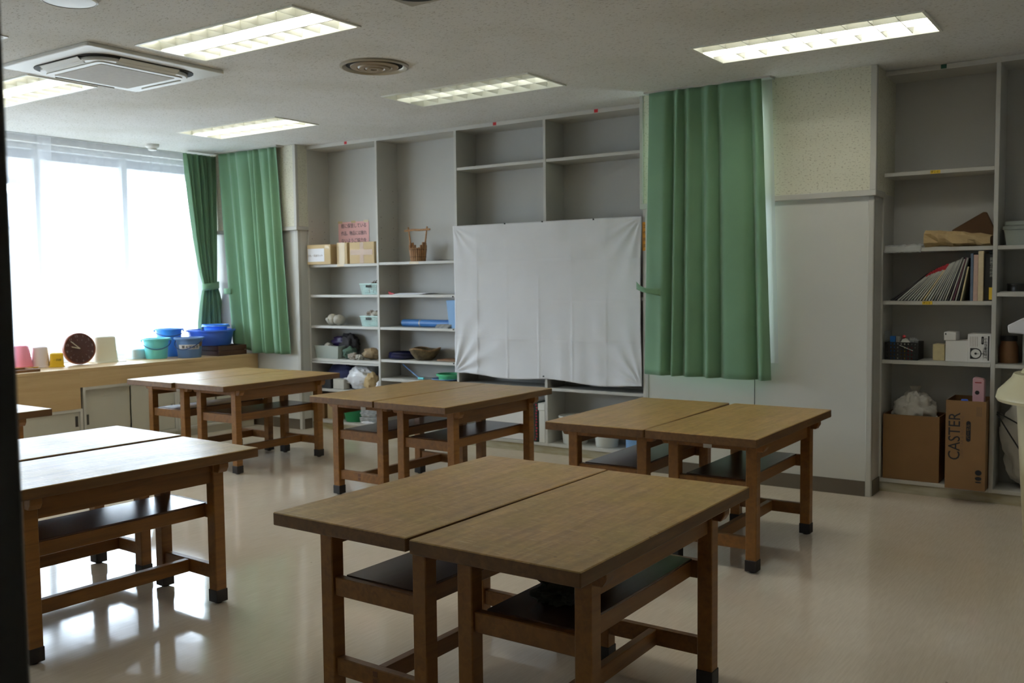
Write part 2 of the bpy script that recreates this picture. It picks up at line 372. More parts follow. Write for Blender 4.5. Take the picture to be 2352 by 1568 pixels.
# ------------------------------------------------------------------ mesh helpers
class MB:
    def __init__(self):
        self.v = []; self.f = []
    def add(self, vs, fs, M=None):
        o = len(self.v)
        for p in vs:
            p = Vector(p)
            self.v.append(M @ p if M else p)
        self.f += [tuple(i + o for i in q) for q in fs]
        return self
    def box(self, x0, x1, y0, y1, z0, z1, M=None):
        vs = [(x0, y0, z0), (x1, y0, z0), (x1, y1, z0), (x0, y1, z0), (x0, y0, z1), (x1, y0, z1), (x1, y1, z1), (x0, y1, z1)]
        return self.add(vs, [(0, 3, 2, 1), (4, 5, 6, 7), (0, 1, 5, 4), (1, 2, 6, 5), (2, 3, 7, 6), (3, 0, 4, 7)], M)
    def cbox(self, c, s, M=None):
        return self.box(c[0] - s[0] / 2, c[0] + s[0] / 2, c[1] - s[1] / 2, c[1] + s[1] / 2, c[2] - s[2] / 2, c[2] + s[2] / 2, M)
    def lathe(self, prof, n=32, c=(0, 0, 0), sx=1.0, sy=1.0, M=None, wob=None):
        vs = []; fs = []; idx = []
        for (r, z) in prof:
            if r <= 1e-6:
                idx.append([len(vs)]); vs.append((c[0], c[1], c[2] + z))
            else:
                row = []
                for k in range(n):
                    a = 2 * PI * k / n
                    w = wob(a, z) if wob else 1.0
                    row.append(len(vs)); vs.append((c[0] + r * w * math.cos(a) * sx, c[1] + r * w * math.sin(a) * sy, c[2] + z))
                idx.append(row)
        for a, b in zip(idx[:-1], idx[1:]):
            if len(a) == 1 and len(b) == 1: continue
            for k in range(n):
                k2 = (k + 1) % n
                if len(a) == 1: fs.append((a[0], b[k2], b[k]))
                elif len(b) == 1: fs.append((a[k], a[k2], b[0]))
                else: fs.append((a[k], a[k2], b[k2], b[k]))
        return self.add(vs, fs, M)
    def tube(self, pts, r, n=8, caps=True, closed=False):
        pts = [Vector(p) for p in pts]; N = len(pts); rows = []; vs = []; fs = []
        prev = None
        for i, p in enumerate(pts):
            if closed: t = (pts[(i + 1) % N] - pts[i - 1]).normalized()
            else: t = (pts[min(i + 1, N - 1)] - pts[max(i - 1, 0)]).normalized()
            if prev is None:
                u = t.orthogonal().normalized()
            else:
                u = (prev - t * prev.dot(t)).normalized()
            prev = u; w = t.cross(u)
            rr = r[i] if isinstance(r, (list, tuple)) else r
            row = []
            for k in range(n):
                a = 2 * PI * k / n
                row.append(len(vs)); vs.append(p + u * (rr * math.cos(a)) + w * (rr * math.sin(a)))
            rows.append(row)
        pairs = list(zip(rows[:-1], rows[1:])) + ([(rows[-1], rows[0])] if closed else [])
        for a, b in pairs:
            for k in range(n):
                fs.append((a[k], a[(k + 1) % n], b[(k + 1) % n], b[k]))
        if caps and not closed:
            fs.append(tuple(reversed(rows[0]))); fs.append(tuple(rows[-1]))
        return self.add(vs, fs)
    def prism(self, poly, a, b, axis='y', M=None):
        n = len(poly)
        def P(p, t):
            return {'y': (p[0], t, p[1]), 'x': (t, p[0], p[1]), 'z': (p[0], p[1], t)}[axis]
        vs = [P(p, a) for p in poly] + [P(p, b) for p in poly]
        fs = [tuple(range(n)), tuple(range(2 * n - 1, n - 1, -1))] + [(i, i + n, (i + 1) % n + n, (i + 1) % n) for i in range(n)]
        return self.add(vs, fs, M)
    def grid(self, fn, nu, nv):
        vs = [fn(i / nu, j / nv) for j in range(nv + 1) for i in range(nu + 1)]
        fs = [(j * (nu + 1) + i, j * (nu + 1) + i + 1, (j + 1) * (nu + 1) + i + 1, (j + 1) * (nu + 1) + i) for j in range(nv) for i in range(nu)]
        return self.add(vs, fs)
    def blob(self, c, r, seed=0, amp=0.18, freq=2.0, nu=28, nv=18, flat=None):
        vs = []; fs = []
        off = Vector((seed * 3.7, seed * 1.3, seed * 7.1))
        for j in range(nv + 1):
            th = PI * j / nv
            for i in range(nu):
                ph = 2 * PI * i / nu
                d = Vector((math.sin(th) * math.cos(ph), math.sin(th) * math.sin(ph), math.cos(th)))
                k = 1 + amp * (noise.noise(d * freq + off) * 1.2 + 0.6 * noise.noise(d * freq * 2.6 + off) - 0.5 * abs(noise.noise(d * freq * 4.1 + off)))
                p = Vector((d.x * r[0] * k + c[0], d.y * r[1] * k + c[1], d.z * r[2] * k + c[2]))
                if flat is not None and p.z < flat: p.z = flat + 0.002 * (p.z - flat)
                vs.append(p)
        for j in range(nv):
            for i in range(nu):
                i2 = (i + 1) % nu
                fs.append((j * nu + i, (j + 1) * nu + i, (j + 1) * nu + i2, j * nu + i2))
        return self.add(vs, fs)
    def build(self, name, m, parent=None, bevel=0.0, smooth=False, thick=0.0, label=None, seg=1):
        me = bpy.data.meshes.new(name)
        bm = bmesh.new()
        vv = [bm.verts.new(p) for p in self.v]
        for q in self.f:
            try: bm.faces.new([vv[i] for i in q])
            except ValueError: pass
        bmesh.ops.remove_doubles(bm, verts=bm.verts, dist=1e-6)
        bmesh.ops.recalc_face_normals(bm, faces=bm.faces)
        if thick:
            bmesh.ops.solidify(bm, geom=bm.faces[:], thickness=thick)
        if bevel:
            bmesh.ops.bevel(bm, geom=bm.edges[:], offset=bevel, segments=seg, affect='EDGES', clamp_overlap=True)
        bm.to_mesh(me); bm.free()
        if smooth:
            for p in me.polygons: p.use_smooth = True
            if smooth != 'all':
                try: me.set_sharp_from_angle(angle=math.radians(40))
                except Exception: pass
        me.materials.append(MATS[m])
        o = bpy.data.objects.new(name, me); COL.objects.link(o)
        if parent: o.parent = parent
        if label: o['label'] = label
        return o

def box(*a): return MB().box(*a)

def tag(o, label, cat, group=None):
    o['label'] = label; o['category'] = cat
    if group: o['group'] = group
    return o
def thing(name, label, cat, loc=(0, 0, 0), rotz=0.0, group=None, rot=None):
    o = bpy.data.objects.new(name, None); COL.objects.link(o)
    o.empty_display_size = 0.1
    o.location = loc; o.rotation_euler = rot if rot else (0, 0, rotz)
    return tag(o, label, cat, group)
def struct(o):
    o['kind'] = 'structure'; return o
def sroot(name):
    o = bpy.data.objects.new(name, None); COL.objects.link(o); o.empty_display_size = 0.1
    o['kind'] = 'structure'; return o
def dup(root, loc, rotz, label, group=None):
    r = root.copy(); COL.objects.link(r); r.location = loc; r.rotation_euler = (0, 0, rotz); r['label'] = label
    if group: r['group'] = group
    for ch in list(root.children):
        c = ch.copy(); COL.objects.link(c); c.parent = r
        for g in list(ch.children):
            d = g.copy(); COL.objects.link(d); d.parent = c
    return r

def text(body, size, m, parent, M, name='lettering', depth=0.0004, align='CENTER', bold=0.0, xs=1.0):
    cu = bpy.data.curves.new('letters', 'FONT'); cu.body = body; cu.size = size
    cu.align_x = align; cu.align_y = 'CENTER'; cu.extrude = depth; cu.offset = bold; cu.resolution_u = 3
    t = bpy.data.objects.new('letters', cu); COL.objects.link(t)
    dg = bpy.context.evaluated_depsgraph_get()
    me = bpy.data.meshes.new_from_object(t.evaluated_get(dg))
    bpy.data.objects.remove(t); bpy.data.curves.remove(cu)
    me.transform(M @ Matrix.Diagonal((xs, 1, 1, 1)))
    me.materials.clear(); me.materials.append(MATS[m])
    o = bpy.data.objects.new(name, me); COL.objects.link(o); o.parent = parent
    return o
def face_front(x, y, z, spin=0.0):
    """text plane facing -Y (towards the room), upright"""
    return Matrix.Translation((x, y, z)) @ Matrix.Rotation(PI / 2, 4, 'X') @ Matrix.Rotation(spin, 4, 'Z')

# ------------------------------------------------------------------ the room
ZC = 2.783
XW = -8.33           # inner face of the window wall
XE = 1.2
YF = 0.43            # inner face of the door wall
YB = 6.90            # back wall behind the bookcases
YS = 6.585           # bookcase fronts
YP = 6.37            # right pillar, lower face
YPL = 6.46           # left pillar, lower face
LIGHTS = [(-2.306, 5.229), (-4.782, 3.264), (-7.208, 5.295), (-4.700, 5.200), (-7.255, 3.300), (-2.306, 3.264)]
LL, LW = 1.25, 0.456

struct(box(XW - 0.3, XE + 0.2, -1.8, YB + 0.1, -0.12, 0.0).build('floor', 'vinyl_floor'))

xs = sorted({XW, XE} | {a for (x, y) in LIGHTS for a in (x, x + LL)})
ys = sorted({YF - 0.11, YB} | {b for (x, y) in LIGHTS for b in (y, y + LW)})
cm_ = MB()
for i in range(len(xs) - 1):
    for j in range(len(ys) - 1):
        mx, my = (xs[i] + xs[i + 1]) / 2, (ys[j] + ys[j + 1]) / 2
        if any(x < mx < x + LL and y < my < y + LW for (x, y) in LIGHTS): continue
        cm_.add([(xs[i], ys[j], ZC), (xs[i + 1], ys[j], ZC), (xs[i + 1], ys[j + 1], ZC), (xs[i], ys[j + 1], ZC)], [(0, 1, 2, 3)])
struct(cm_.build('ceiling', 'ceiling_board'))
struct(box(XW - 0.4, XE + 0.3, -1.9, YB + 0.2, 3.05, 3.15).build('light_block_slab', 'outside_grey'))  # unseen slab added above the ceiling to block outside light

WY0, WY1, WZ0, WZ1 = 0.85, 6.41, 0.76, 2.72
wl = MB()
wl.box(XW - 0.22, XW, YF - 0.3, YB + 0.1, 0, WZ0)
wl.box(XW - 0.22, XW, YF - 0.3, YB + 0.1, WZ1, 3.06)
wl.box(XW - 0.22, XW, YF - 0.3, WY0, WZ0, WZ1)
wl.box(XW - 0.22, XW, WY1, YB + 0.1, WZ0, WZ1)
struct(wl.build('wall_left', 'painted_wall'))
# back wall with the small window behind the right-hand curtain
SX0, SX1, SZ0, SZ1 = -3.05, -2.31, 0.86, 2.6
wb = MB()
wb.box(XW - 0.2, SX0, YB, YB + 0.1, 0, 3.06)
wb.box(SX1, XE + 0.1, YB, YB + 0.1, 0, 3.06)
wb.box(SX0, SX1, YB, YB + 0.1, 0, SZ0)
wb.box(SX0, SX1, YB, YB + 0.1, SZ1, 3.06)
struct(wb.build('wall_back', 'painted_wall'))
struct(box(XE, XE + 0.12, -1.8, YB + 0.1, 0, 3.06).build('wall_right', 'painted_wall'))
wf = MB()
wf.box(XW, -0.866, YF - 0.11, YF, 0, 3.06)
wf.box(0.35, XE, YF - 0.11, YF, 0, 3.06)
wf.box(-0.866, 0.35, YF - 0.11, YF, 2.08, 3.06)
struct(wf.build('wall_front', 'painted_wall'))
wc = MB()
wc.box(XW, XE, -1.75, -1.65, 0, 3.06)
wc.box(XW - 0.1, XW, -1.75, YF - 0.3, 0, 3.06)
struct(wc.build('wall_corridor', 'painted_wall'))
d1 = sroot('door_1')
box(-0.867, -0.825, YF - 0.14, YF + 0.004, 0, 2.08).build('door_jamb', 'dark_frame', d1, bevel=0.004)
box(0.35, 0.392, YF - 0.14, YF + 0.004, 0, 2.08).build('door_jamb', 'dark_frame', d1, bevel=0.004)
box(-0.825, 0.35, YF - 0.14, YF + 0.004, 2.04, 2.08).build('door_head', 'dark_frame', d1, bevel=0.004)

# ---- long window
w1 = sroot('window_1')
fm = MB()
GX = XW - 0.12
fm.box(GX - 0.03, GX + 0.03, WY0, WY1, WZ0, WZ0 + 0.05); fm.box(GX - 0.03, GX + 0.03, WY0, WY1, WZ1 - 0.05, WZ1)
fm.box(GX - 0.03, GX + 0.03, WY0, WY0 + 0.05, WZ0, WZ1); fm.box(GX - 0.03, GX + 0.03, WY1 - 0.05, WY1, WZ0, WZ1)
fm.build('window_frame', 'aluminium', w1, bevel=0.003)
MULL = [5.55, 4.68, 3.81, 2.94, 2.07]
for y in MULL:
    box(GX - 0.028, GX + 0.028, y - 0.03, y + 0.03, WZ0 + 0.05, WZ1 - 0.05).build('mullion', 'aluminium', w1, bevel=0.003)
ed = [WY0] + MULL[::-1] + [WY1]
for a, b in zip(ed[:-1], ed[1:]):
    box(GX - 0.003, GX + 0.003, a + 0.03, b - 0.03, WZ0 + 0.05, WZ1 - 0.05).build('pane', 'window_glass', w1)
box(XW - 0.09, XW + 0.01, WY0, WY1, WZ0 - 0.03, WZ0).build('window_sill', 'aluminium', w1)
struct(box(XW + 0.01, XW + 0.05, 0.9, 6.45, ZC - 0.012, ZC - 0.001).build('trim_1', 'aluminium'))

# ---- pillars: steel panel below, rock-wool board with grey trim above
def pillar(name, x0, x1, yf, side_left, side_right, window=None):
    r = sroot(name)
    zb = 1.985
    if window:
        a, b, c, d = window
        p = MB()
        p.box(x0, a, yf, YB, 0.0, zb); p.box(b, x1, yf, YB, 0.0, zb)
        p.box(a, b, yf, YB, 0.0, c)
        p.build('lower_panel', 'panel_grey', r)
        p = MB()
        p.box(x0 - 0.03, a, yf - 0.022, YB, zb, ZC); p.box(b, x1 + 0.012, yf - 0.022, YB, zb, ZC)
        p.box(a, b, yf - 0.022, YB, d, ZC)
        p.build('upper_board', 'acoustic_board', r)
    else:
        box(x0, x1, yf, YB, 0.0, zb).build('lower_panel', 'panel_grey', r)
        box(x0, x1 + 0.012, yf - 0.022, YB, zb, ZC).build('upper_board', 'acoustic_board', r)
    xl = x0 - (0.03 if side_left else 0)
    t = MB()
    t.box(xl - 0.006, x1 + 0.02, yf - 0.034, YS + (0.0 if side_right else 0), zb - 0.026, zb + 0.012)
    t.build('band_trim', 'trim_grey', r, bevel=0.003)
    if side_right:
        box(x1 - 0.02, x1 + 0.018, yf - 0.030, yf + 0.004, zb + 0.012, ZC).build('corner_trim', 'trim_grey', r, bevel=0.003)
        box(x1 - 0.034, x1 + 0.004, yf - 0.006, yf + 0.03, 0.0, zb - 0.026).build('corner_trim', 'trim_grey', r, bevel=0.004)
        box(x1 + 0.0005, x1 + 0.006, yf + 0.03, YS, 0.0, 0.10).build('skirting_return', 'skirting', r)
    if side_left:
        box(xl - 0.008, xl + 0.02, yf - 0.030, yf + 0.02, zb + 0.012, ZC).build('corner_trim', 'trim_grey', r, bevel=0.003)
        box(x0 - 0.004, x0 + 0.022, yf - 0.006, yf + 0.03, 0.0, zb - 0.026).build('corner_trim', 'trim_grey', r, bevel=0.004)
    box(x0 + 0.02, x1 - 0.034, yf - 0.007, yf, 0.0, 0.10).build('skirting', 'skirting', r)
    return r
pl = pillar('wall_pillar_left', XW, -6.985, YPL, False, True)
pr = pillar('wall_pillar_right', -3.18, -1.558, YP, True, True, (SX0, SX1, SZ0, SZ1))
box(-2.345, -2.341, YP - 0.0012, YP, 0.10, 1.96).build('panel_seam', 'slot_dark', pr)
w2 = sroot('window_2')
box(SX0, SX1, YB - 0.04, YB - 0.034, SZ0, SZ1).build('pane', 'window_glass', w2)
f2 = MB()
f2.box(SX0, SX0 + 0.03, YB - 0.06, YB - 0.01, SZ0, SZ1); f2.box(SX1 - 0.03, SX1, YB - 0.06, YB - 0.01, SZ0, SZ1)
f2.box(SX0 + 0.03, SX1 - 0.03, YB - 0.06, YB - 0.01, SZ0, SZ0 + 0.03); f2.box(SX0 + 0.03, SX1 - 0.03, YB - 0.06, YB - 0.01, SZ1 - 0.03, SZ1)
f2.build('window_frame', 'aluminium', w2)

# ---- outside, seen faintly through the lace
struct(box(-40, XW - 0.5, -25, 30, -0.3, -0.1).build('ground_outside', 'outside_ground'))
ev = MB()
ev.box(-10.15, XW - 0.22, -3, 6.75, 2.60, 2.74); ev.box(-8.98, XW - 0.22, 6.75, 10.5, 2.60, 2.74)
ev.box(-10.25, -10.15, -3, 6.75, 2.54, 2.78); ev.box(-9.06, -8.98, 6.75, 10.5, 2.56, 2.78)
struct(ev.build('roof_eave', 'outside_grey'))
nb = thing('neighbour_house', 'pale neighbouring house with grey roof seen faintly through lace curtains', 'house', (-22, 5, -0.1))
box(-6, 0, -20, 9.0, 0, 2.9).build('house_wall', 'outside_wall', nb)
MB().prism([(-6.4, 2.9), (0.5, 2.9), (0.5, 3.05), (-3.0, 4.0), (-6.4, 3.05)], -20.4, 9.4, 'y').build('house_roof', 'outside_grey', nb)
for k in range(6):
    box(0.0, 0.04, -16 + k * 3.8, -14.2 + k * 3.8, 1.0, 2.2).build('house_window', 'outside_grey', nb)

# ------------------------------------------------------------------ ceiling fixtures
def ceiling_light(x, y, label, lit):
    t = thing('ceiling_light', label, 'ceiling light', (x + LL / 2, y + LW / 2, ZC), group='recessed louvred ceiling lights')
    a, b, h = LL / 2, LW / 2, 0.11
    hs = MB()
    hs.add([(-a, -b, 0), (a, -b, 0), (a, b, 0), (-a, b, 0), (-a, -b, h), (a, -b, h), (a, b, h), (-a, b, h)],
           [(4, 5, 6, 7), (0, 1, 5, 4), (1, 2, 6, 5), (2, 3, 7, 6), (3, 0, 4, 7)])
    hs.build('housing', 'fixture_white', t)
    fr = MB()
    for (x0, x1, y0, y1) in ((-a - 0.014, a + 0.014, -b - 0.014, -b), (-a - 0.014, a + 0.014, b, b + 0.014), (-a - 0.014, -a, -b, b), (a, a + 0.014, -b, b)):
        fr.box(x0, x1, y0, y1, -0.007, 0.0)
    fr.build('rim_frame', 'fixture_white', t)
    for yy in ((-0.034, 0.034) if lit == 2 else (0.0,)):
        MB().tube([(-a + 0.03, yy, 0.078), (a - 0.03, yy, 0.078)], 0.0165, 10).build('fluorescent_tube', {2: 'tube_lit', 1: 'tube_weak', 0: 'tube_off'}[lit], t, smooth=True)
    for k in (-0.5, 0.5):
        yy = k * LW / 3
        MB().prism([(yy - 0.004, 0.002), (yy + 0.004, 0.002), (yy + 0.012, 0.05), (yy - 0.012, 0.05)], -a, a, 'x').build('louvre_rail', 'louvre_white', t)
    N = 9
    blade = None
    for row in (-1, 0, 1):
        for i in range(1, N):
            xx = -a + LL * i / N
            if blade is None:
                w = LW / 6 - 0.005
                blade = MB().prism([(-0.002, 0.004), (0.002, 0.004), (0.009, 0.05), (-0.009, 0.05)], -w, w, 'y').build('louvre_blade', 'louvre_white', t)
                o = blade
            else:
                o = blade.copy(); COL.objects.link(o); o.parent = t
            o.location = (xx, row * LW / 3, 0)
    return t
ceiling_light(*LIGHTS[0], 'bright recessed louvred ceiling light above the right pillar', 2)
ceiling_light(*LIGHTS[1], 'bright recessed louvred ceiling light beside the air conditioner panel, nearest the viewer', 2)
ceiling_light(*LIGHTS[2], 'bright recessed louvred ceiling light near the green curtains in the corner', 2)
ceiling_light(*LIGHTS[3], 'recessed louvred ceiling light with only its middle tube lit', 1)
ceiling_light(*LIGHTS[4], 'bright recessed louvred ceiling light half hidden behind the air conditioner', 2)
ceiling_light(*LIGHTS[5], 'recessed louvred ceiling light over the front tables, outside the picture', 2)

# air conditioner cassette
ac = thing('air_conditioner', 'white four-way cassette air conditioner panel on the ceiling', 'air conditioner', (-5.393, 3.515, ZC))
def rsq(h, r, n=6):
    pts = []
    for cx, cy, a0 in ((h - r, h - r, 0), (-h + r, h - r, 90), (-h + r, -h + r, 180), (h - r, -h + r, 270)):
        for k in range(n + 1):
            a = math.radians(a0 + 90 * k / n); pts.append((cx + r * math.cos(a), cy + r * math.sin(a)))
    return pts
MB().prism(rsq(0.465, 0.02, 2), -0.022, 0.0, 'z').build('panel_plate', 'ac_white', ac, bevel=0.004)
MB().prism(rsq(0.372, 0.15), -0.026, -0.022, 'z').build('outlet_slot', 'slot_dark', ac)
MB().prism(rsq(0.345, 0.145), -0.050, -0.026, 'z').build('inner_body', 'ac_white', ac, bevel=0.006)
MB().prism(rsq(0.290, 0.03, 3), -0.056, -0.050, 'z').build('grille_frame', 'ac_white', ac, bevel=0.002)
MB().prism(rsq(0.250, 0.008, 2), -0.058, -0.056, 'z').build('intake_grille', 'ac_grille', ac)
for k in range(4):
    fl = MB().prism([(-0.022, -0.054), (-0.018, -0.058), (0.030, -0.032), (0.030, -0.027)], -0.20, 0.20, 'x').build('air_flap', 'ac_white', ac, bevel=0.001)
    fl.location = (0, 0, 0)
    ang = k * PI / 2
    fl.location = (math.sin(ang) * -0.338, math.cos(ang) * 0.338, 0.0)
    fl.rotation_euler = (0, 0, ang)

vt = thing('ceiling_vent', 'round metal ceiling air vent with concentric rings', 'vent', (-4.089, 4.448, ZC))
MB().lathe([(0.215, 0.0), (0.214, -0.010), (0.20, -0.016), (0.178, -0.004), (0.176, 0.0)], 40).build('outer_flange', 'vent_metal', vt, smooth=True)
MB().lathe([(0.0, -0.001), (0.178, -0.001)], 40).build('vent_throat', 'slot_dark', vt)
MB().lathe([(0.150, -0.006), (0.148, -0.012), (0.112, -0.016), (0.104, -0.010)], 40).build('cone_ring', 'vent_brown', vt, smooth=True)
MB().lathe([(0.104, -0.010), (0.096, -0.020), (0.066, -0.022), (0.060, -0.014)], 40).build('cone_ring', 'vent_brown', vt, smooth=True)
MB().lathe([(0.060, -0.014), (0.052, -0.025), (0.024, -0.026), (0.020, -0.020), (0.0, -0.020)], 32).build('cone_centre', 'vent_brown', vt, smooth=True)
sd = thing('smoke_detector', 'small white dome smoke detector on ceiling near lace curtain', 'smoke detector', (-8.03, 5.60, ZC))
MB().lathe([(0.062, 0.0), (0.062, -0.020), (0.050, -0.034), (0.042, -0.036), (0.038, -0.054), (0.0, -0.062)], 28).build('detector_body', 'ac_white', sd, smooth=True)
cs = thing('ceiling_speaker', 'white round ceiling speaker cut by the top edge of the picture', 'speaker', (-4.275, 2.56, ZC))
MB().lathe([(0.13, 0.0), (0.128, -0.012), (0.118, -0.016)], 36).build('speaker_rim', 'ac_white', cs, smooth=True)
MB().lathe([(0.118, -0.014), (0.0, -0.020)], 36).build('speaker_grille', 'ac_white', cs, smooth=True)
hv = thing('exhaust_fan', 'square exhaust fan with dark round opening at top edge of picture', 'fan', (-2.91, 3.455, ZC))
MB().prism(rsq(0.152, 0.004, 1), -0.008, 0.0, 'z').build('fan_frame', 'vent_metal', hv, bevel=0.002)
MB().lathe([(0.0, -0.009), (0.125, -0.009)], 32).build('fan_opening', 'slot_dark', hv)
hp = thing('access_hatch', 'white square access hatch in ceiling beside the dark door frame', 'hatch', (-5.40, 2.525, ZC))
MB().prism(rsq(0.225, 0.004, 1), -0.006, 0.0, 'z').build('hatch_frame', 'ac_white', hp, bevel=0.001)
MB().prism(rsq(0.205, 0.004, 1), -0.008, -0.006, 'z').build('hatch_panel', 'fixture_white', hp)

# ------------------------------------------------------------------ window bench with sliding-door cabinets
BX = -7.60
bench = thing('window_bench', 'long plywood-topped bench running under the curtained window', 'bench', (0, 0, 0))
BZ = 0.735
box(XW + 0.002, BX, 0.9, YPL - 0.01, BZ - 0.03, BZ).build('bench_top', 'bench_wood', bench, bevel=0.002)
box(BX - 0.022, BX - 0.002, 4.52, YPL - 0.012, 0.572, BZ - 0.03).build('front_board', 'bench_wood', bench)
box(BX - 0.022, BX - 0.002, 0.9, 4.52, 0.392, BZ - 0.03).build('front_board', 'bench_wood', bench)
def cabinet(y0, y1, ztop, label, doors, handle_first, handle_last):
    c = thing('sliding_door_cabinet', label, 'cabinet', (0, 0, 0))
    fx = BX - 0.004
    k = MB()
    k.box(XW + 0.05, fx, y0, y0 + 0.022, 0.07, ztop); k.box(XW + 0.05, fx, y1 - 0.022, y1, 0.07, ztop)
    k.box(XW + 0.05, fx, y0 + 0.022, y1 - 0.022, ztop - 0.024, ztop); k.box(XW + 0.05, fx, y0 + 0.022, y1 - 0.022, 0.07, 0.095)
    k.box(XW + 0.05, XW + 0.06, y0 + 0.022, y1 - 0.022, 0.095, ztop - 0.024)
    k.build('carcass', 'cabinet_frame', c)
    box(XW + 0.05, fx - 0.03, y0, y1, 0.0, 0.07).build('kick_plate', 'cabinet_steel', c)
    ya, yb = y0 + 0.022, y1 - 0.022
    n = doors; w = (yb - ya) / n
    for i in range(n):
        off = 0.036 if i % 2 == 0 else 0.012
        d = box(fx - off - 0.014, fx - off, ya + w * i + 0.001, ya + w * (i + 1) - 0.001, 0.096, ztop - 0.025).build('sliding_door', 'cabinet_steel', c, bevel=0.002)
        hy = None
        if i == 0 and handle_first: hy = ya + 0.03
        if i == n - 1 and handle_last: hy = yb - 0.03
        if hy:
            box(fx - off, fx - off + 0.003, hy - 0.013, hy + 0.013, 0.24, 0.33).build('recessed_handle', 'handle_dark', d, bevel=0.001)
    return c
cabinet(4.545, 5.476, 0.572, 'taller beige steel cabinet with sliding doors under window bench', 2, True, True)
cabinet(5.478, 6.40, 0.572, 'beige steel cabinet under window bench behind the corner tables', 2, True, True)
cabinet(3.40, 4.535, 0.392, 'low beige steel cabinet under deep plywood board, left of taller cabinet', 2, True, True)

# ------------------------------------------------------------------ work tables
TW, TL, TZ = 0.577, 1.196, 0.688
def make_table(label):
    t = thing('work_table', label, 'table', (0, 0, 0), group='brown wooden work tables in pairs')
    a, b = TW / 2, TL / 2
    tp = box(-a, a, -b, b, TZ - 0.043, TZ).build('tabletop', 'table_top', t, bevel=0.003)
    tp.data.materials.append(MATS['table_edge'])
    for p in tp.data.polygons:
        if p.normal.z < 0.5: p.material_index = 1
    lx, ly, s = a - 0.056, b - 0.152, 0.055
    leg = foot = None
    for sx in (-1, 1):
        for sy in (-1, 1):
            cx, cy = sx * (lx - s / 2), sy * (ly - s / 2)
            if leg is None:
                leg = box(-s / 2, s / 2, -s / 2, s / 2, 0.012, TZ - 0.043).build('leg', 'table_leg', t, bevel=0.003)
                foot = box(-s / 2 - 0.0025, s / 2 + 0.0025, -s / 2 - 0.0025, s / 2 + 0.0025, 0.008, 0.064).build('foot_cap', 'foot_black', leg, bevel=0.002)
                MB().lathe([(0.0, 0.0), (0.016, 0.0), (0.017, 0.008), (0.0, 0.008)], 12).build('glide', 'foot_black', leg)
                leg.location = (cx, cy, 0)
            else:
                l = leg.copy(); COL.objects.link(l); l.parent = t; l.location = (cx, cy, 0)
                for g in leg.children:
                    c = g.copy(); COL.objects.link(c); c.parent = l
    for sy in (-1, 1):
        cy = sy * (ly - s / 2)
        MB().prism([(-a + 0.012, TZ - 0.043), (-a + 0.012, TZ - 0.066), (-a + 0.026, TZ - 0.088), (a - 0.026, TZ - 0.088), (a - 0.012, TZ - 0.066), (a - 0.012, TZ - 0.043)], cy - 0.024, cy + 0.024, 'y').build('cleat', 'table_rail_x', t, bevel=0.003)
        box(-lx + s, lx - s, cy - 0.016, cy + 0.016, 0.385, 0.448).build('end_rail', 'table_rail_x', t, bevel=0.003)
        cp = box(-lx + s, lx - s, cy - 0.016, cy + 0.016, 0.110, 0.172).build('lower_crosspiece', 'table_rail_x', t, bevel=0.003)
        for zz in (0.128, 0.154):
            box(-0.010, 0.010, cy + sy * 0.016, cy + sy * 0.0172, zz - 0.009, zz + 0.009).build('tenon_end', 'tenon', cp)
    for sx in (-1, 1):
        box(sx * (lx - s / 2) - 0.012, sx * (lx - s / 2) + 0.012, -ly + s, ly - s, 0.552, TZ - 0.043).build('apron', 'table_rail', t, bevel=0.002)
        box(sx * 0.138 - 0.012, sx * 0.138 + 0.012, -ly + s - 0.01, ly - s + 0.01, 0.388, 0.444).build('shelf_rail', 'table_rail', t, bevel=0.002)
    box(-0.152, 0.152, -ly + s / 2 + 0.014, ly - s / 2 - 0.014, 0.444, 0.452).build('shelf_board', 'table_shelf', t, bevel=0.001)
    box(-0.016, 0.016, -ly + s / 2 + 0.016, ly - s / 2 - 0.016, 0.112, 0.170).build('stretcher', 'table_rail', t, bevel=0.002)
    return t
TABLES = [
    ('A0', (-2.094, 2.664, -0.009), 'brown work table in the nearest pair, left half, seen whole in the foreground'),
    ('A1', (-1.501, 2.651, 0.0), 'brown work table in the nearest pair, right half, with a rag on its shelf'),
    ('C0', (-2.431, 4.826, 0.02), 'brown work table in the pair under the hanging green curtain, left half'),
    ('C1', (-1.835, 4.834, 0.0), 'brown work table in the pair under the hanging green curtain, right half'),
    ('D0', (-4.335, 2.331, -0.032), 'brown work table cut by the door frame, rear half of that pair'),
    ('D1', (-3.711, 2.286, -0.033), 'brown work table cut by the door frame, front half with bright window glare'),
    ('E0', (-6.552, 5.061, 0.0), 'brown work table in the corner pair, half next to the window bench'),
    ('E1', (-5.968, 5.085, 0.0), 'brown work table in the corner pair, half facing the middle of the room'),
    ('F0', (-4.398, 4.999, -0.012), 'brown work table in the middle pair before the white sheet, left half'),
    ('F1', (-3.808, 4.988, -0.002), 'brown work table in the middle pair before the white sheet, right half'),
    ('G1', (-5.89, 2.545, 0.0), 'brown work table at far left of which only one bright corner shows'),
]
proto = None
tabs = {}
for key, (x, y, r), lab in TABLES:
    if proto is None:
        proto = make_table(lab); o = proto; o.location = (x, y, 0); o.rotation_euler = (0, 0, r)
    else:
        o = dup(proto, (x, y, 0), r, lab)
    tabs[key] = o
for key, xx in (('C1', -0.02), ('F0', 0.06), ('E0', 0.16)):
    box(xx - 0.022, xx + 0.022, -TL / 2 + 0.152 - 0.0008, -TL / 2 + 0.152 + 0.002, TZ - 0.090, TZ - 0.070).build('name_plate', 'metal_tag', tabs[key])

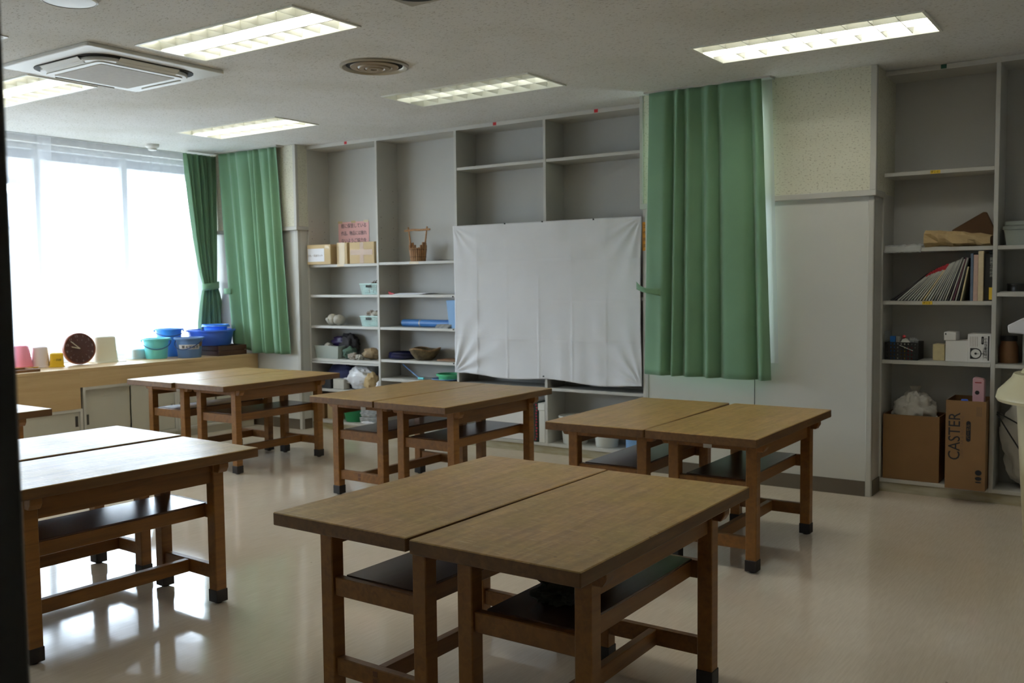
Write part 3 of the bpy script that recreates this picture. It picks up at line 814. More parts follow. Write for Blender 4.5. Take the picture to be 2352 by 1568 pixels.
# ------------------------------------------------------------------ curtains and cloth
def pleat(s, n, seed):
    x = PI * n * s + 0.9 * math.sin(2 * PI * s * 1.3 + seed) + 0.5 * math.sin(2 * PI * s * 2.9 + 2.3 * seed)
    return 2 * (0.5 * abs(math.sin(x)) + 0.5 * math.sin(x) ** 2) * (0.75 + 0.25 * math.sin(3.1 * math.floor(x / PI) + seed)) - 1 + 0.06 * math.sin(4.3 * x)
def curtain(name, label, cat, axis, plane, a0, a1, b0, b1, ztop, zbot, n, amp, m, seed=0.0, nu=160, nv=40, width=None, thick=0.0015, sag=None, amp_fn=None):
    t = thing(name, label, cat, (0, 0, 0))
    def fn(s, v):
        lo = a0 + (b0 - a0) * v; hi = a1 + (b1 - a1) * v
        if width: lo, hi = width(v, lo, hi)
        w = lo + (hi - lo) * s
        am = amp * (amp_fn(v) if amp_fn else (0.75 + 0.5 * v))
        d = (-1 if axis == 'x' else 1) * am * pleat(s, n, seed + 0.22 * v)
        # pinch near the hooks
        d *= 0.55 + 0.45 * min(1, v * 8)
        z = ztop + (zbot - ztop) * v
        if sag: z += sag(s, v)
        return (w, plane + d, z) if axis == 'x' else (plane + d, w, z)
    MB().grid(fn, nu, nv).build('fabric', m, t, smooth='all', thick=thick)
    return t
# lace across the window
def lace_amp(v): return 0.8 + 0.3 * v
la = curtain('lace_curtain', 'sheer white lace curtain between the clock and the tied green curtain', 'curtain', 'y', -8.262, 4.60, 6.40, 4.60, 6.40, ZC - 0.012, 0.742, 11, 0.016, 'lace', 0.4, nu=220, nv=12, thick=0.0, amp_fn=lace_amp)
lb = curtain('lace_curtain', 'sheer white lace curtain nearest the dark door frame', 'curtain', 'y', -8.235, 0.90, 4.71, 0.90, 4.71, ZC - 0.012, 0.742, 26, 0.012, 'lace', 1.9, nu=420, nv=12, thick=0.0, amp_fn=lace_amp)
# tied green curtain on the window wall
TIE_Z = 1.425
def tied(v, lo, hi):
    z = ZC - 0.02 + (0.93 - (ZC - 0.02)) * v
    k = (z - TIE_Z) / ((ZC - 0.02) - TIE_Z) if z > TIE_Z else (TIE_Z - z) / (TIE_Z - 0.93)
    if z > TIE_Z:
        e = k ** 0.62
        return 6.255 + (6.05 - 6.255) * e, 6.405 + (6.445 - 6.405) * e
    e = min(1, k * 1.3) ** 0.6
    return 6.255 + (6.17 - 6.255) * e, 6.405 + (6.50 - 6.405) * e
def tied_amp(v):
    z = ZC - 0.02 + (0.93 - (ZC - 0.02)) * v
    return 0.55 + 0.75 * min(1, abs(z - TIE_Z) * 1.6)
gc = curtain('green_curtain', 'green curtain gathered by a tieback beside the lace curtain', 'curtain', 'y', -8.165, 6.05, 6.445, 6.1, 6.5, ZC - 0.02, 0.93, 8, 0.028, 'curtain_green', 2.2, nu=220, nv=70, width=tied, amp_fn=tied_amp)
MB().grid(lambda s, v: (-8.165 + 0.062 * math.cos(2 * PI * s), 6.33 + 0.098 * math.sin(2 * PI * s), TIE_Z + 0.035 - 0.07 * v + 0.012 * math.sin(2 * PI * s)), 36, 3).build('tieback', 'curtain_green', gc, smooth='all', thick=0.002)
# hanging green curtain before the left pillar
def sag2(s, v):
    return (0.10 * max(0, 0.30 - s) / 0.30 + 0.0) * v ** 6
g2 = curtain('green_curtain', 'green curtain hanging before the corner pillar, over the bench end', 'curtain', 'x', 6.375, -8.03, -7.175, -7.86, -7.055, ZC - 0.012, 0.748, 7, 0.034, 'curtain_green', 0.9, nu=220, nv=50, sag=sag2)
MB().grid(lambda s, v: (-7.975 + 0.12 * s, 6.345 - 0.03 * math.sin(PI * s), 1.37 + 0.03 - 0.06 * v), 8, 3).build('tieback', 'curtain_green', g2, smooth='all', thick=0.002)
# green curtain on the right pillar
g3 = curtain('green_curtain', 'wide green curtain hanging on the right pillar beside the white sheet', 'curtain', 'x', 6.240, -3.095, -2.265, -3.150, -2.195, ZC - 0.012, 0.745, 6, 0.040, 'curtain_green', 3.3, nu=240, nv=50)
def tb3(s, v):
    z = 1.425 - 0.05 * s - 0.055 * v - 0.02 * math.sin(PI * s) * (1 - v)
    return (-3.165 + 0.19 * s, 6.240 - 0.055 - 0.05 * math.sin(PI * min(1, s * 1.05)), z)
MB().grid(tb3, 16, 4).build('tieback', 'curtain_green', g3, smooth='all', thick=0.002)
curtain('lace_curtain', 'strip of white lace showing beside the wide green curtain on the pillar', 'curtain', 'x', 6.310, -3.02, -2.212, -3.05, -2.155, ZC - 0.012, 0.86, 7, 0.008, 'lace_lining', 0.3, nu=160, nv=20, thick=0.0)
struct(box(-3.13, -2.20, 6.235, 6.33, ZC - 0.012, ZC - 0.0005).build('trim_2', 'trim_grey'))
struct(box(-8.05, -7.12, 6.33, 6.43, ZC - 0.012, ZC - 0.0005).build('trim_3', 'trim_grey'))

# white sheet pinned over the bookcase
CX0, CX1, CZ0, CZ1 = -5.152, -3.318, 0.645, 1.925
def sheet(s, v):
    x = CX0 + (CX1 - CX0) * s; z = CZ1 + (CZ0 - CZ1) * v
    # pinned along top and sides, hem droops in shallow waves
    z += -0.030 * s * v ** 3 + 0.012 * math.sin(2 * PI * s * 2.1 + 0.6) * v ** 4 * 1.0 - 0.012 * v ** 2
    x += 0.010 * math.sin(PI * v) * (1 if s > 0.5 else -1) * (abs(s - 0.5) * 2) ** 8 * -1
    d = 0.0
    # fold creases
    for cz in (0.25, 0.5, 0.75):
        d += 0.004 * math.exp(-((v - cz) / 0.006) ** 2) * (0.6 + 0.6 * noise.noise(Vector((s * 6, cz * 9, 0))))
    for cx in (0.14, 0.31, 0.485, 0.66, 0.83):
        d += 0.0032 * math.exp(-((s - cx) / 0.004) ** 2) * (0.35 + 0.9 * v)
    # pull wrinkles from the corners
    for (px, pv, sg, am) in ((0.0, 1.0, 1, 0.013), (1.0, 1.0, -1, 0.011), (0.0, 0.0, 1, 0.006), (1.0, 0.0, -1, 0.008)):
        dx, dv = (s - px) * sg * 1.43, abs(v - pv)
        r = math.hypot(dx, dv); a = math.atan2(dv, dx + 1e-6)
        d += am * math.exp(-r * 4.2) * min(1, r * 16) * math.sin(a * 15 + 1.0)
    d += 0.009 * v ** 2.5 * math.sin(2 * PI * s * 7.5 + 2.2 * math.sin(s * 9)) * (0.4 + 0.6 * noise.noise(Vector((s * 4, 3.1, 0))))
    d += 0.006 * noise.noise(Vector((s * 7, v * 5, 1.7))) + 0.003 * noise.noise(Vector((s * 18, v * 9, 4.7)))
    return (x, YS - 0.016 - abs(d) * 0.3 - d, z)
sh = thing('white_sheet', 'large white cloth sheet pinned across the bookcase front', 'sheet', (0, 0, 0))
MB().grid(sheet, 190, 130).build('cloth', 'white_cloth', sh, smooth='all', thick=0.001)
for (px, pz) in ((-4.585, 1.922), (-4.21, 1.922), (-3.73, 1.918), (-5.148, 1.31), (-5.148, 1.02), (-5.148, 0.72), (-4.21, 0.652)):
    MB().lathe([(0.0, -0.006), (0.006, -0.005), (0.006, 0.003), (0.0, 0.004)], 10).build('push_pin', 'slot_dark', sh).matrix_world = Matrix.Translation((px, YS - 0.036, pz)) @ Matrix.Rotation(PI / 2, 4, 'X')

# ------------------------------------------------------------------ bookcases
SH = 0.025
def bookcase(label, divs, shelves, stickers):
    t = thing('bookcase', label, 'bookcase', (0, 0, 0))
    x0, x1 = divs[0], divs[-1]
    yb = 6.872
    box(x0 - SH / 2, x1 + SH / 2, yb, yb + 0.012, 0.05, ZC - 0.002).build('back_panel', 'bookcase_back', t)
    for d in divs:
        box(d - SH / 2, d + SH / 2, YS, yb, 0.066, ZC - 0.034).build('upright', 'bookcase_white', t, bevel=0.0015)
    tb = box(x0 - SH / 2, x1 + SH / 2, YS - 0.001, yb, ZC - 0.034, ZC - 0.002).build('top_board', 'bookcase_white', t)
    for (sx, m) in stickers:
        box(sx - 0.017, sx + 0.017, YS - 0.0022, YS - 0.001, ZC - 0.030, ZC - 0.004).build('sticker', m, tb)
    box(x0 - SH / 2, x1 + SH / 2, YS + 0.012, yb, 0.0, 0.066).build('plinth', 'plinth', t)
    for i, (a, b) in enumerate(zip(divs[:-1], divs[1:])):
        for z, th in shelves[i]:
            s = box(a + SH / 2 + 0.001, b - SH / 2 - 0.001, YS + 0.004, yb, z - th, z).build('shelf', 'bookcase_white', t, bevel=0.0015)
            for k in (a + SH / 2 + 0.02, b - SH / 2 - 0.02):
                pass
        box(a + SH / 2, b - SH / 2, YS + 0.002, yb, 0.066, 0.09).build('bottom_shelf', 'bookcase_white', t, bevel=0.0015)
    return t
D = [-6.980, -6.062, -5.130, -4.207, -3.302]
b1 = [(1.622, SH), (1.327, SH), (1.025, SH), (0.700, SH), (0.672, 0.018), (0.405, SH)]
b2 = [(1.628, SH), (1.327, SH), (1.025, SH), (0.722, SH), (0.545, SH)]
b3 = [(2.431, SH), (1.30, SH), (0.555, SH)]
left_case = bookcase('tall grey-white open bookcase of four bays along the back wall', D, [b1, b2, b3, b3],
         [(-6.44, 'sticker_red'), (-4.70, 'sticker_red'), (-3.72, 'sticker_red')])
DR = [-1.560, -0.880, -0.20, 0.48]
right_case = bookcase('grey open bookcase in the dim right-hand corner beyond the pillar', DR,
         [[(2.120, SH), (1.626, SH), (1.280, SH), (0.888, SH)], [(1.626, SH), (1.333, SH), (0.885, SH)], [(1.626, SH), (1.0, SH)]],
         [(-1.195, 'sticker_green')])
def sticker_on_shelf(x, z, parent, body):
    s = box(x - 0.03, x + 0.03, YS + 0.0015, YS + 0.0036, z - 0.0235, z - 0.0015).build('shelf_label', 'sticker_yellow', parent)
    text(body, 0.016, 'print_black', s, face_front(x - 0.004, YS + 0.0012, z - 0.0125))
sh_r = [o for o in right_case.children if o.name.startswith('shelf')]
sticker_on_shelf(-1.235, 2.120, sh_r[0], 'ずこ-2')
sticker_on_shelf(-1.27, 1.280, sh_r[2], 'ずこ-2')
ol = box(-3.318, -3.283, YS - 0.0022, YS - 0.0004, 1.66, 1.88).build('vertical_label', 'label_orange', left_case)
for k, ch in enumerate('工作用具'):
    text(ch, 0.03, 'print_grey', ol, face_front(-3.297, YS - 0.0026, 1.845 - 0.05 * k))
for (x, z, w) in ((-6.545, 1.622, 0.09), (-5.62, 1.628, 0.11)):
    box(x - w / 2, x + w / 2, YS + 0.0026, YS + 0.0038, z - 0.023, z - 0.001).build('shelf_tape', 'clear_tape', left_case)
# peg holes in the bookcase sides
for (x, zs) in ((-6.966, (2.05, 1.95, 1.88, 1.78)), (-6.048, (2.3, 2.2, 2.05, 1.95, 1.85, 1.75))):
    for z in zs:
        for y in (6.63, 6.80):
            box(x, x + 0.0012, y - 0.003, y + 0.003, z - 0.003, z + 0.003).build('peg_hole', 'slot_dark', left_case)

# ------------------------------------------------------------------ generic small things
def carton(label, x0, x1, y0, y1, z0, z1, m, name='cardboard_box', rotz=0.0, cat='box', group=None):
    cx, cy = (x0 + x1) / 2, (y0 + y1) / 2
    t = thing(name, label, cat, (cx, cy, z0), rotz, group)
    w, d, h = (x1 - x0) / 2, (y1 - y0) / 2, z1 - z0
    box(-w, w, -d, d, 0, h).build('box_body', m, t, bevel=0.0025)
    return t, w, d, h
def open_carton(label, x0, x1, y0, y1, z0, z1, m, rotz=0.0, flaps=True, tilt=0.0):
    cx, cy = (x0 + x1) / 2, (y0 + y1) / 2
    t = thing('cardboard_box', label, 'box', (cx, cy, z0), rot=(tilt, 0, rotz))
    w, d, h = (x1 - x0) / 2, (y1 - y0) / 2, z1 - z0
    th = 0.004
    b = MB()
    b.box(-w, w, -d, -d + th, 0, h); b.box(-w, w, d - th, d, 0, h); b.box(-w, -w + th, -d + th, d - th, 0, h); b.box(w - th, w, -d + th, d - th, 0, h)
    b.box(-w + th, w - th, -d + th, d - th, 0, th)
    b.build('box_body', m, t)
    return t, w, d, h
def bucket(name, label, x, y, z, rt_, rb, h, m, cord=None, rotz=0.0, drop=None, cat='bucket', oval=1.0):
    t = thing(name, label, cat, (x, y, z), rotz)
    pr = [(0.0, 0.004), (rb * 0.96, 0.004), (rb, 0.0), (rb + 0.003, 0.004), (rt_ - 0.012, h - 0.018), (rt_ + 0.006, h - 0.016), (rt_ + 0.008, h), (rt_ - 0.004, h), (rt_ - 0.010, h - 0.014), (rb - 0.006, 0.012), (0.0, 0.010)]
    MB().lathe(pr, 40, sx=oval).build('bucket_body', m, t, smooth=True)
    if cord:
        pts = []
        for k in range(19):
            a = PI * k / 18
            # swings to one side, drop < 0 hangs down
            px = (rt_ + 0.006) * math.cos(a) * oval
            s = math.sin(a)
            pts.append((px, -s * (rt_ + 0.02) * abs(math.cos(drop)) - 0.0, h - 0.02 + s * rt_ * 1.05 * math.sin(drop)))
        MB().tube(pts, 0.0045, 6).build('bail_handle', cord, t, smooth=True)
        for s in (-1, 1):
            MB().lathe([(0.0, -0.008), (0.010, -0.007), (0.010, 0.007), (0.0, 0.008)], 10, c=(s * (rt_ + 0.004) * oval, 0, h - 0.02)).build('handle_lug', m, t)
    return t
def upturned(name, label, x, y, z, rb, rtp, h, m, rim=0.008, square=False, cat='tub', rotz=0.0):
    t = thing(name, label, cat, (x, y, z), rotz)
    pr = [(rb + rim, 0.0), (rb + rim, 0.010), (rb, 0.012), (rtp + 0.006, h - 0.012), (rtp - 0.004, h - 0.002), (rtp - 0.02, h), (0.0, h)]
    if square:
        wob = lambda a, zz: min(1.0 / max(abs(math.cos(a)), abs(math.sin(a))), 1.28)
        MB().lathe(pr, 48, wob=wob).build('tub_body', m, t, smooth=True)
    else:
        MB().lathe(pr, 40).build('tub_body', m, t, smooth=True)
    return t
def arc_label(t, r0, r1, z0, z1, h, a0, a1, m, out=0.0008):
    """label wrapped on a tapered bucket wall"""
    def fn(s, v):
        a = a0 + (a1 - a0) * s; z = z1 + (z0 - z1) * v
        r = r0 + (r1 - r0) * z / h + out
        return (r * math.cos(a), r * math.sin(a), z)
    return MB().grid(fn, 14, 2).build('label', m, t, smooth='all')

# ------------------------------------------------------------------ on the window bench
upturned('plastic_tub', 'pink plastic tub standing upside down at bench left end', -8.10, 4.29, BZ + 0.014, 0.085, 0.055, 0.185, 'pink_plastic', cat='tub')
yp = thing('yellow_plate', 'yellow plate under the upturned pink tub', 'plate', (-8.09, 4.30, BZ))
MB().lathe([(0.0, 0.0), (0.11, 0.0), (0.125, 0.010), (0.122, 0.013), (0.105, 0.006), (0.0, 0.006)], 36).build('plate_disc', 'yellow_plastic', yp, smooth=True)
tr = thing('wooden_tray', 'shallow reddish brown tray lying at the front of the bench', 'tray', (-7.78, 3.93, BZ))
tb = MB(); tb.box(-0.12, 0.12, -0.28, 0.28, 0, 0.006)
tb.box(-0.12, -0.112, -0.28, 0.28, 0.006, 0.022); tb.box(0.112, 0.12, -0.28, 0.28, 0.006, 0.022); tb.box(-0.112, 0.112, -0.28, -0.272, 0.006, 0.022); tb.box(-0.112, 0.112, 0.272, 0.28, 0.006, 0.022)
tb.build('tray_body', 'tray_brown', tr)
upturned('plastic_tub', 'milky white tub upside down between the pink and yellow tubs', -8.06, 4.435, BZ, 0.072, 0.056, 0.185, 'milky_plastic', square=False)
yt = upturned('plastic_tub', 'small yellow plastic tub upside down beside the clock', -7.98, 4.535, BZ, 0.056, 0.047, 0.125, 'yellow_plastic', square=True, rotz=math.radians(-28))
text('－四組', 0.022, 'print_black', yt, Matrix.Translation((0.061, 0.004, 0.062)) @ Matrix.Rotation(PI / 2, 4, 'Z') @ Matrix.Rotation(PI / 2, 4, 'X') @ Matrix.Rotation(-0.14, 4, 'X'))
# clock leaning back, facing into the room
ck = thing('wall_clock', 'round brown wall clock leaning upright on the window bench', 'clock', (-7.985, 4.757, BZ + 0.145), rot=(0, math.radians(-4), math.radians(-8)))
RC = 0.142
Mx = Matrix.Rotation(PI / 2, 4, 'Y')   # lathe axis z -> +x
MB().lathe([(0.0, -0.045), (RC - 0.012, -0.045), (RC, -0.036), (RC, 0.0), (RC - 0.004, 0.006), (RC - 0.010, 0.006), (RC - 0.012, 0.0)], 56, M=Mx).build('clock_case', 'clock_rim', ck, smooth=True)
MB().lathe([(0.0, 0.001), (RC - 0.011, 0.001)], 56, M=Mx).build('clock_dial', 'clock_face', ck)
SPIN = math.radians(13)
def dial(r, hour):   # position on the dial seen from +x (y grows to viewer's right)
    a = SPIN * 1 + PI / 2 - hour * PI / 6
    return (0.0022, r * math.cos(a), r * math.sin(a)), a
MY = Matrix.Rotation(PI / 2, 4, 'Z') @ Matrix.Rotation(PI / 2, 4, 'X')
for h in range(1, 13):
    p, a = dial(RC * 0.80, h)
    text(str(h), 0.030, 'clock_mark', ck, Matrix.Translation(p) @ MY @ Matrix.Rotation(SPIN, 4, 'Z'), name='numeral')
    q, _ = dial(RC * 0.60, h); q2, _ = dial(RC * 0.50, h)
    MB().tube([q, q2], 0.0011, 5).build('hour_tick', 'clock_mark', ck)
for (hr, r, w) in ((9 + 54 / 60, 0.52, 0.005), (54 / 5, 0.72, 0.004)):
    p, _ = dial(RC * r, hr)
    MB().tube([(0.006, 0, 0), (0.006, p[1], p[2])], w, 6).build('clock_hand', 'clock_hand', ck)
cb = upturned('plastic_bin', 'cream plastic bin standing upside down right of the clock', -8.10, 5.045, BZ + 0.006, 0.108, 0.090, 0.235, 'cream_plastic', rim=0.006, square=True, cat='bin', rotz=math.radians(-10))
ln = thing('bin_lid', 'flat cream lid under the upturned cream bin', 'lid', (-8.08, 5.07, BZ), math.radians(-10))
MB().prism([(p[0], p[1]) for p in rsq(0.135, 0.02, 3)], 0, 0.006, 'z').build('lid_plate', 'cream_plastic', ln)
upturned('plastic_basin', 'pale ice-blue basin upside down behind the teal bucket', -8.15, 5.43, BZ, 0.085, 0.075, 0.10, 'ice_blue', cat='basin', square=True)
bucket('bucket', 'teal plastic bucket with hanging handle on the window bench', -7.99, 5.54, BZ, 0.128, 0.095, 0.195, 'teal_plastic', 'blue_cord', rotz=math.radians(58), drop=math.radians(-38))
bucket('bucket', 'taller bright blue bucket standing behind the other buckets', -8.13, 5.785, BZ, 0.132, 0.105, 0.275, 'blue_bright', 'blue_cord', rotz=math.radians(60), drop=math.radians(-22))
sb_ = bucket('bucket', 'slate blue bucket with white name label on the window bench', -7.80, 5.775, BZ, 0.135, 0.105, 0.195, 'blue_slate', 'blue_cord', rotz=math.radians(20), drop=math.radians(-40))
AC_ = math.radians(-52)
lb_ = arc_label(sb_, 0.105, 0.135, 0.085, 0.130, 0.195, AC_ - 0.95, AC_ + 0.75, 'paper_white')
for k, ch in enumerate('第4学習室'):
    a = AC_ - 0.55 + 0.27 * k
    r = 0.105 + 0.03 * 0.108 / 0.195 + 0.0022
    text(ch, 0.034, 'print_black', lb_, Matrix.Translation((r * math.cos(a), r * math.sin(a), 0.107)) @ Matrix.Rotation(a + PI / 2, 4, 'Z') @ Matrix.Rotation(PI / 2, 4, 'X'), bold=0.0004)
arc_label(sb_, 0.105, 0.135, 0.11, 0.155, 0.195, AC_ + 0.72, AC_ + 1.08, 'tray_brown')
ct = thing('wooden_crate', 'dark brown wooden crate under the big blue basin', 'crate', (-7.86, 6.165, BZ), math.radians(0))
for zz in (0.0, 0.052):
    for s in (-1, 1):
        box(-0.22, 0.22, s * 0.165 - 0.006, s * 0.165 + 0.006, zz, zz + 0.046).build('slat', 'crate_wood', ct)
        box(s * 0.214 - 0.006, s * 0.214 + 0.006, -0.159, 0.159, zz, zz + 0.046).build('slat', 'crate_wood', ct)
for sx in (-1, 1):
    for sy in (-1, 1):
        box(sx * 0.198 - 0.010, sx * 0.198 + 0.010, sy * 0.149 - 0.010, sy * 0.149 + 0.010, 0, 0.098).build('corner_post', 'crate_wood', ct)
box(-0.208, 0.208, -0.159, 0.159, 0.002, 0.010).build('crate_floor', 'crate_wood', ct)
bucket('wash_basin', 'large royal blue wash basin resting on the wooden crate', -7.93, 6.13, BZ + 0.098, 0.235, 0.190, 0.155, 'blue_royal', cat='basin')
bucket('bucket', 'blue bucket nested inside the large royal blue basin', -7.92, 6.185, BZ + 0.108, 0.125, 0.095, 0.195, 'blue_bright', 'blue_pale', rotz=0.9, drop=math.radians(2))

# ------------------------------------------------------------------ left bookcase contents
# bay 1, upper shelf
t, w, d, h = carton('cardboard box with white paper label, leftmost on the upper shelf', -6.962, -6.64, 6.552, 6.79, 1.6225, 1.815, 'cardboard_pale')
box(-w + 0.01, w - 0.085, -d - 0.0012, -d - 0.0002, 0.028, h - 0.038).build('paper_label', 'paper_white', t)
text('ひも・毛糸セット', 0.026, 'print_grey', t, face_front(-0.045, -d - 0.0016, 0.085))
box(w - 0.075, w - 0.020, -d - 0.001, -d - 0.0002, h - 0.045, h - 0.01).build('tape_patch', 'clear_tape', t)
t, w, d, h = carton('narrow tape-sealed cardboard box in the middle of the upper shelf', -6.60, -6.462, 6.595, 6.84, 1.6225, 1.828, 'cardboard_pale')
box(-w + 0.03, w - 0.03, -d - 0.0012, -d - 0.0002, 0.0, h).build('tape_strip', 'clear_tape', t)
t, w, d, h = carton('square cardboard box with cross of brown tape on the upper shelf', -6.435, -6.115, 6.60, 6.85, 1.6225, 1.826, 'cardboard_pale')
box(-0.024, 0.024, -d - 0.0012, -d - 0.0002, 0.002, h - 0.002).build('tape_strip', 'packing_tape', t)
box(-w + 0.012, w - 0.022, -d - 0.0018, -d - 0.0003, 0.082, 0.132).build('tape_strip', 'packing_tape', t)
# pink notice
nt_ = thing('paper_notice', 'pink paper notice with three lines of black Japanese text', 'notice', (-6.635, 6.870, 1.62))
box(-0.207, 0.207, -0.0015, 0.0, 0.075, 0.425).build('sheet', 'paper_pink', nt_)
for k, s in enumerate(('棚に保管している', '作品、物品には触れ', 'ないようご協力を', 'お願いします。')):
    text(s, 0.047, 'print_grey' if k > 2 else 'print_black', nt_, face_front(0.004, -0.002, 0.383 - 0.073 * k), bold=0.0, xs=0.92 if k != 1 else 0.82)
for xx in (-0.18, 0.0, 0.17):
    box(xx - 0.03, xx + 0.03, -0.0022, -0.0016, 0.412, 0.436).build('tape', 'clear_tape', nt_)

def weave_basket(label, x, y, z, w, d, h, m, rotz=0.0, name='plastic_basket', bars=11, holes=False, taper=0.86, dm=None):
    t = thing(name, label, 'basket', (x, y, z), rotz)
    b = MB()
    def side(ax, sgn, half, other):
        n = bars
        for i in range(n + 1):
            u = -1 + 2 * i / n
            bw = 0.0035
            for (z0, z1, k0, k1) in ((0.0, h, taper, 1.0),):
                if ax == 'x':
                    p0 = Vector((u * half * k0, sgn * other * k0, z0)); p1 = Vector((u * half * k1, sgn * other * k1, z1))
                else:
                    p0 = Vector((sgn * other * k0, u * half * k0, z0)); p1 = Vector((sgn * other * k1, u * half * k1, z1))
                b.tube([p0, p1], bw, 4)
    side('x', -1, w / 2, d / 2); side('x', 1, w / 2, d / 2); side('y', -1, d / 2, w / 2); side('y', 1, d / 2, w / 2)
    for k in range(1, 7):
        f = k / 7; s = taper + (1 - taper) * f
        pts = [(-w / 2 * s, -d / 2 * s, h * f), (w / 2 * s, -d / 2 * s, h * f), (w / 2 * s, d / 2 * s, h * f), (-w / 2 * s, d / 2 * s, h * f)]
        for i in range(4):
            b.tube([pts[i], pts[(i + 1) % 4]], 0.0035, 4)
    b.build('basket_lattice', m, t)
    box(-w / 2 * taper, w / 2 * taper, -d / 2 * taper, d / 2 * taper, 0, 0.004).build('basket_bottom', m, t)
    r = MB()
    W2, D2 = w / 2 + 0.006, d / 2 + 0.006
    r.box(-W2, W2, -D2, -D2 + 0.012, h - 0.004, h + 0.006); r.box(-W2, W2, D2 - 0.012, D2, h - 0.004, h + 0.006)
    r.box(-W2, -W2 + 0.012, -D2 + 0.012, D2 - 0.012, h - 0.004, h + 0.006); r.box(W2 - 0.012, W2, -D2 + 0.012, D2 - 0.012, h - 0.004, h + 0.006)
    r.build('basket_rim', m, t)
    box(-0.032, 0.032, -D2 - 0.0005, -D2 + 0.004, h - 0.030, h - 0.012).build('handle_slot', 'slot_dark' if dm is None else dm, t)
    return t
weave_basket('mint plastic basket holding twigs on the second shelf', -6.200, 6.705, 1.3275, 0.22, 0.20, 0.10, 'mint_plastic')
tw = thing('twig_bundle', 'dry brown twigs lying in the upper mint basket', 'twigs', (-6.20, 6.705, 1.3275))
for k in range(5):
    a = random.uniform(-0.4, 0.4)
    p0 = Vector((-0.05 + 0.03 * k, -0.04 + 0.02 * k, 0.02)); p1 = p0 + Vector((0.06 * math.cos(a) + 0.02, 0.02 * math.sin(a * 3), 0.11 + 0.012 * k))
    pm = (p0 + p1) / 2 + Vector((-0.03, 0.01, 0.02))
    MB().tube([p0, pm, p1], [0.006, 0.007, 0.004], 6).build('twig', 'twig', tw, smooth=True)
MB().blob((0.0, 0.0, 0.075), (0.07, 0.06, 0.04), 4, 0.3, 3).build('twig_heap', 'twig', tw, smooth=True)
# third shelf
gd = thing('ceramic_gourd', 'lumpy grey ceramic gourd vessel on the third shelf', 'vessel', (-6.74, 6.70, 1.0255))
MB().blob((-0.034, 0, 0.055), (0.060, 0.065, 0.056), 2, 0.10, 1.5, flat=0.0005).build('left_lobe', 'ceramic_grey', gd, smooth=True)
MB().blob((0.040, 0.01, 0.053), (0.058, 0.065, 0.054), 5, 0.10, 1.5, flat=0.0005).build('right_lobe', 'ceramic_grey', gd, smooth=True)
MB().lathe([(0.0, 0.0), (0.012, 0.0), (0.016, 0.010), (0.010, 0.012), (0.0, 0.006)], 14).build('spout', 'ceramic_grey', gd, smooth=True).matrix_local = Matrix.Translation((-0.045, -0.066, 0.06)) @ Matrix.Rotation(PI / 2, 4, 'X')
weave_basket('mint plastic basket with white shells on the third shelf', -6.205, 6.705, 1.0255, 0.22, 0.20, 0.095, 'mint_plastic')
shl = thing('shell_heap', 'pale shells and driftwood heaped in the lower mint basket', 'shells', (-6.205, 6.705, 1.0255))
MB().blob((0.03, -0.01, 0.095), (0.075, 0.07, 0.045), 8, 0.3, 2.4).build('white_shell', 'ceramic_grey', shl, smooth=True)
MB().blob((-0.055, 0.0, 0.10), (0.05, 0.06, 0.05), 9, 0.4, 2.4).build('grey_shell', 'shell_grey', shl, smooth=True)
MB().tube([(-0.09, 0, 0.06), (-0.03, 0.01, 0.12), (0.02, 0.02, 0.155)], [0.012, 0.010, 0.005], 6).build('driftwood', 'twig', shl, smooth=True)
# fourth shelf
cl = thing('clear_container', 'clear plastic container of craft bits on the fourth shelf', 'container', (-6.79, 6.715, 0.7005))
def tapered(t, name, w0, d0, w1, d1, h, m, th=0.003):
    b = MB()
    def ring(w, d, z): return [(-w, -d, z), (w, -d, z), (w, d, z), (-w, d, z)]
    b.add(ring(w0, d0, 0) + ring(w1, d1, h), [(0, 1, 2, 3), (0, 4, 5, 1), (1, 5, 6, 2), (2, 6, 7, 3), (3, 7, 4, 0)])
    return b.build(name, m, t, thick=th)
tapered(cl, 'container_wall', 0.145, 0.09, 0.165, 0.105, 0.125, 'clear_box')
MB().blob((-0.04, -0.03, 0.11), (0.045, 0.045, 0.042), 3, 0.15, 2).build('white_ball', 'ceramic_grey', cl, smooth=True)
MB().blob((0.02, 0.02, 0.05), (0.10, 0.06, 0.045), 6, 0.3, 3).build('mixed_bits', 'shell_grey', cl, smooth=True)
MB().tube([(-0.11, -0.06, 0.03), (-0.06, -0.05, 0.09)], 0.012, 6).build('wood_stick', 'stick_wood', cl)
pb = thing('purple_bag', 'purple and dark bagged bundle behind the clear container', 'bag', (-6.70, 6.78, 0.7005))
MB().blob((-0.03, -0.015, 0.16), (0.12, 0.045, 0.055), 11, 0.25, 2.4).build('purple_film', 'purple_bag', pb, smooth=True)
MB().blob((0.06, 0.0, 0.13), (0.12, 0.07, 0.115), 12, 0.25, 2.0, flat=0.0).build('dark_bundle', 'dark_bundle', pb, smooth=True)
gb = thing('green_bag', 'green translucent bag of bits beside clear container', 'bag', (-6.555, 6.70, 0.7005))
MB().blob((0, 0, 0.055), (0.068, 0.07, 0.058), 14, 0.25, 2.2, flat=0.0).build('bag_body', 'green_bag', gb, smooth=True)
bb = thing('fibre_bundle', 'brown fibre bundle lying at right end of the fourth shelf', 'bundle', (-6.30, 6.72, 0.7005))
MB().blob((0.02, 0, 0.056), (0.098, 0.075, 0.055), 15, 0.22, 2.2, flat=0.0).build('bundle_body', 'brown_bundle', bb, smooth=True)
bs = thing('shell_pile', 'small heap of brown shells at the shelf front edge', 'shells', (-6.425, 6.645, 0.7005))
MB().blob((-0.03, 0, 0.03), (0.055, 0.04, 0.034), 17, 0.4, 3, flat=0.0).build('shell', 'shell_grey', bs, smooth=True)
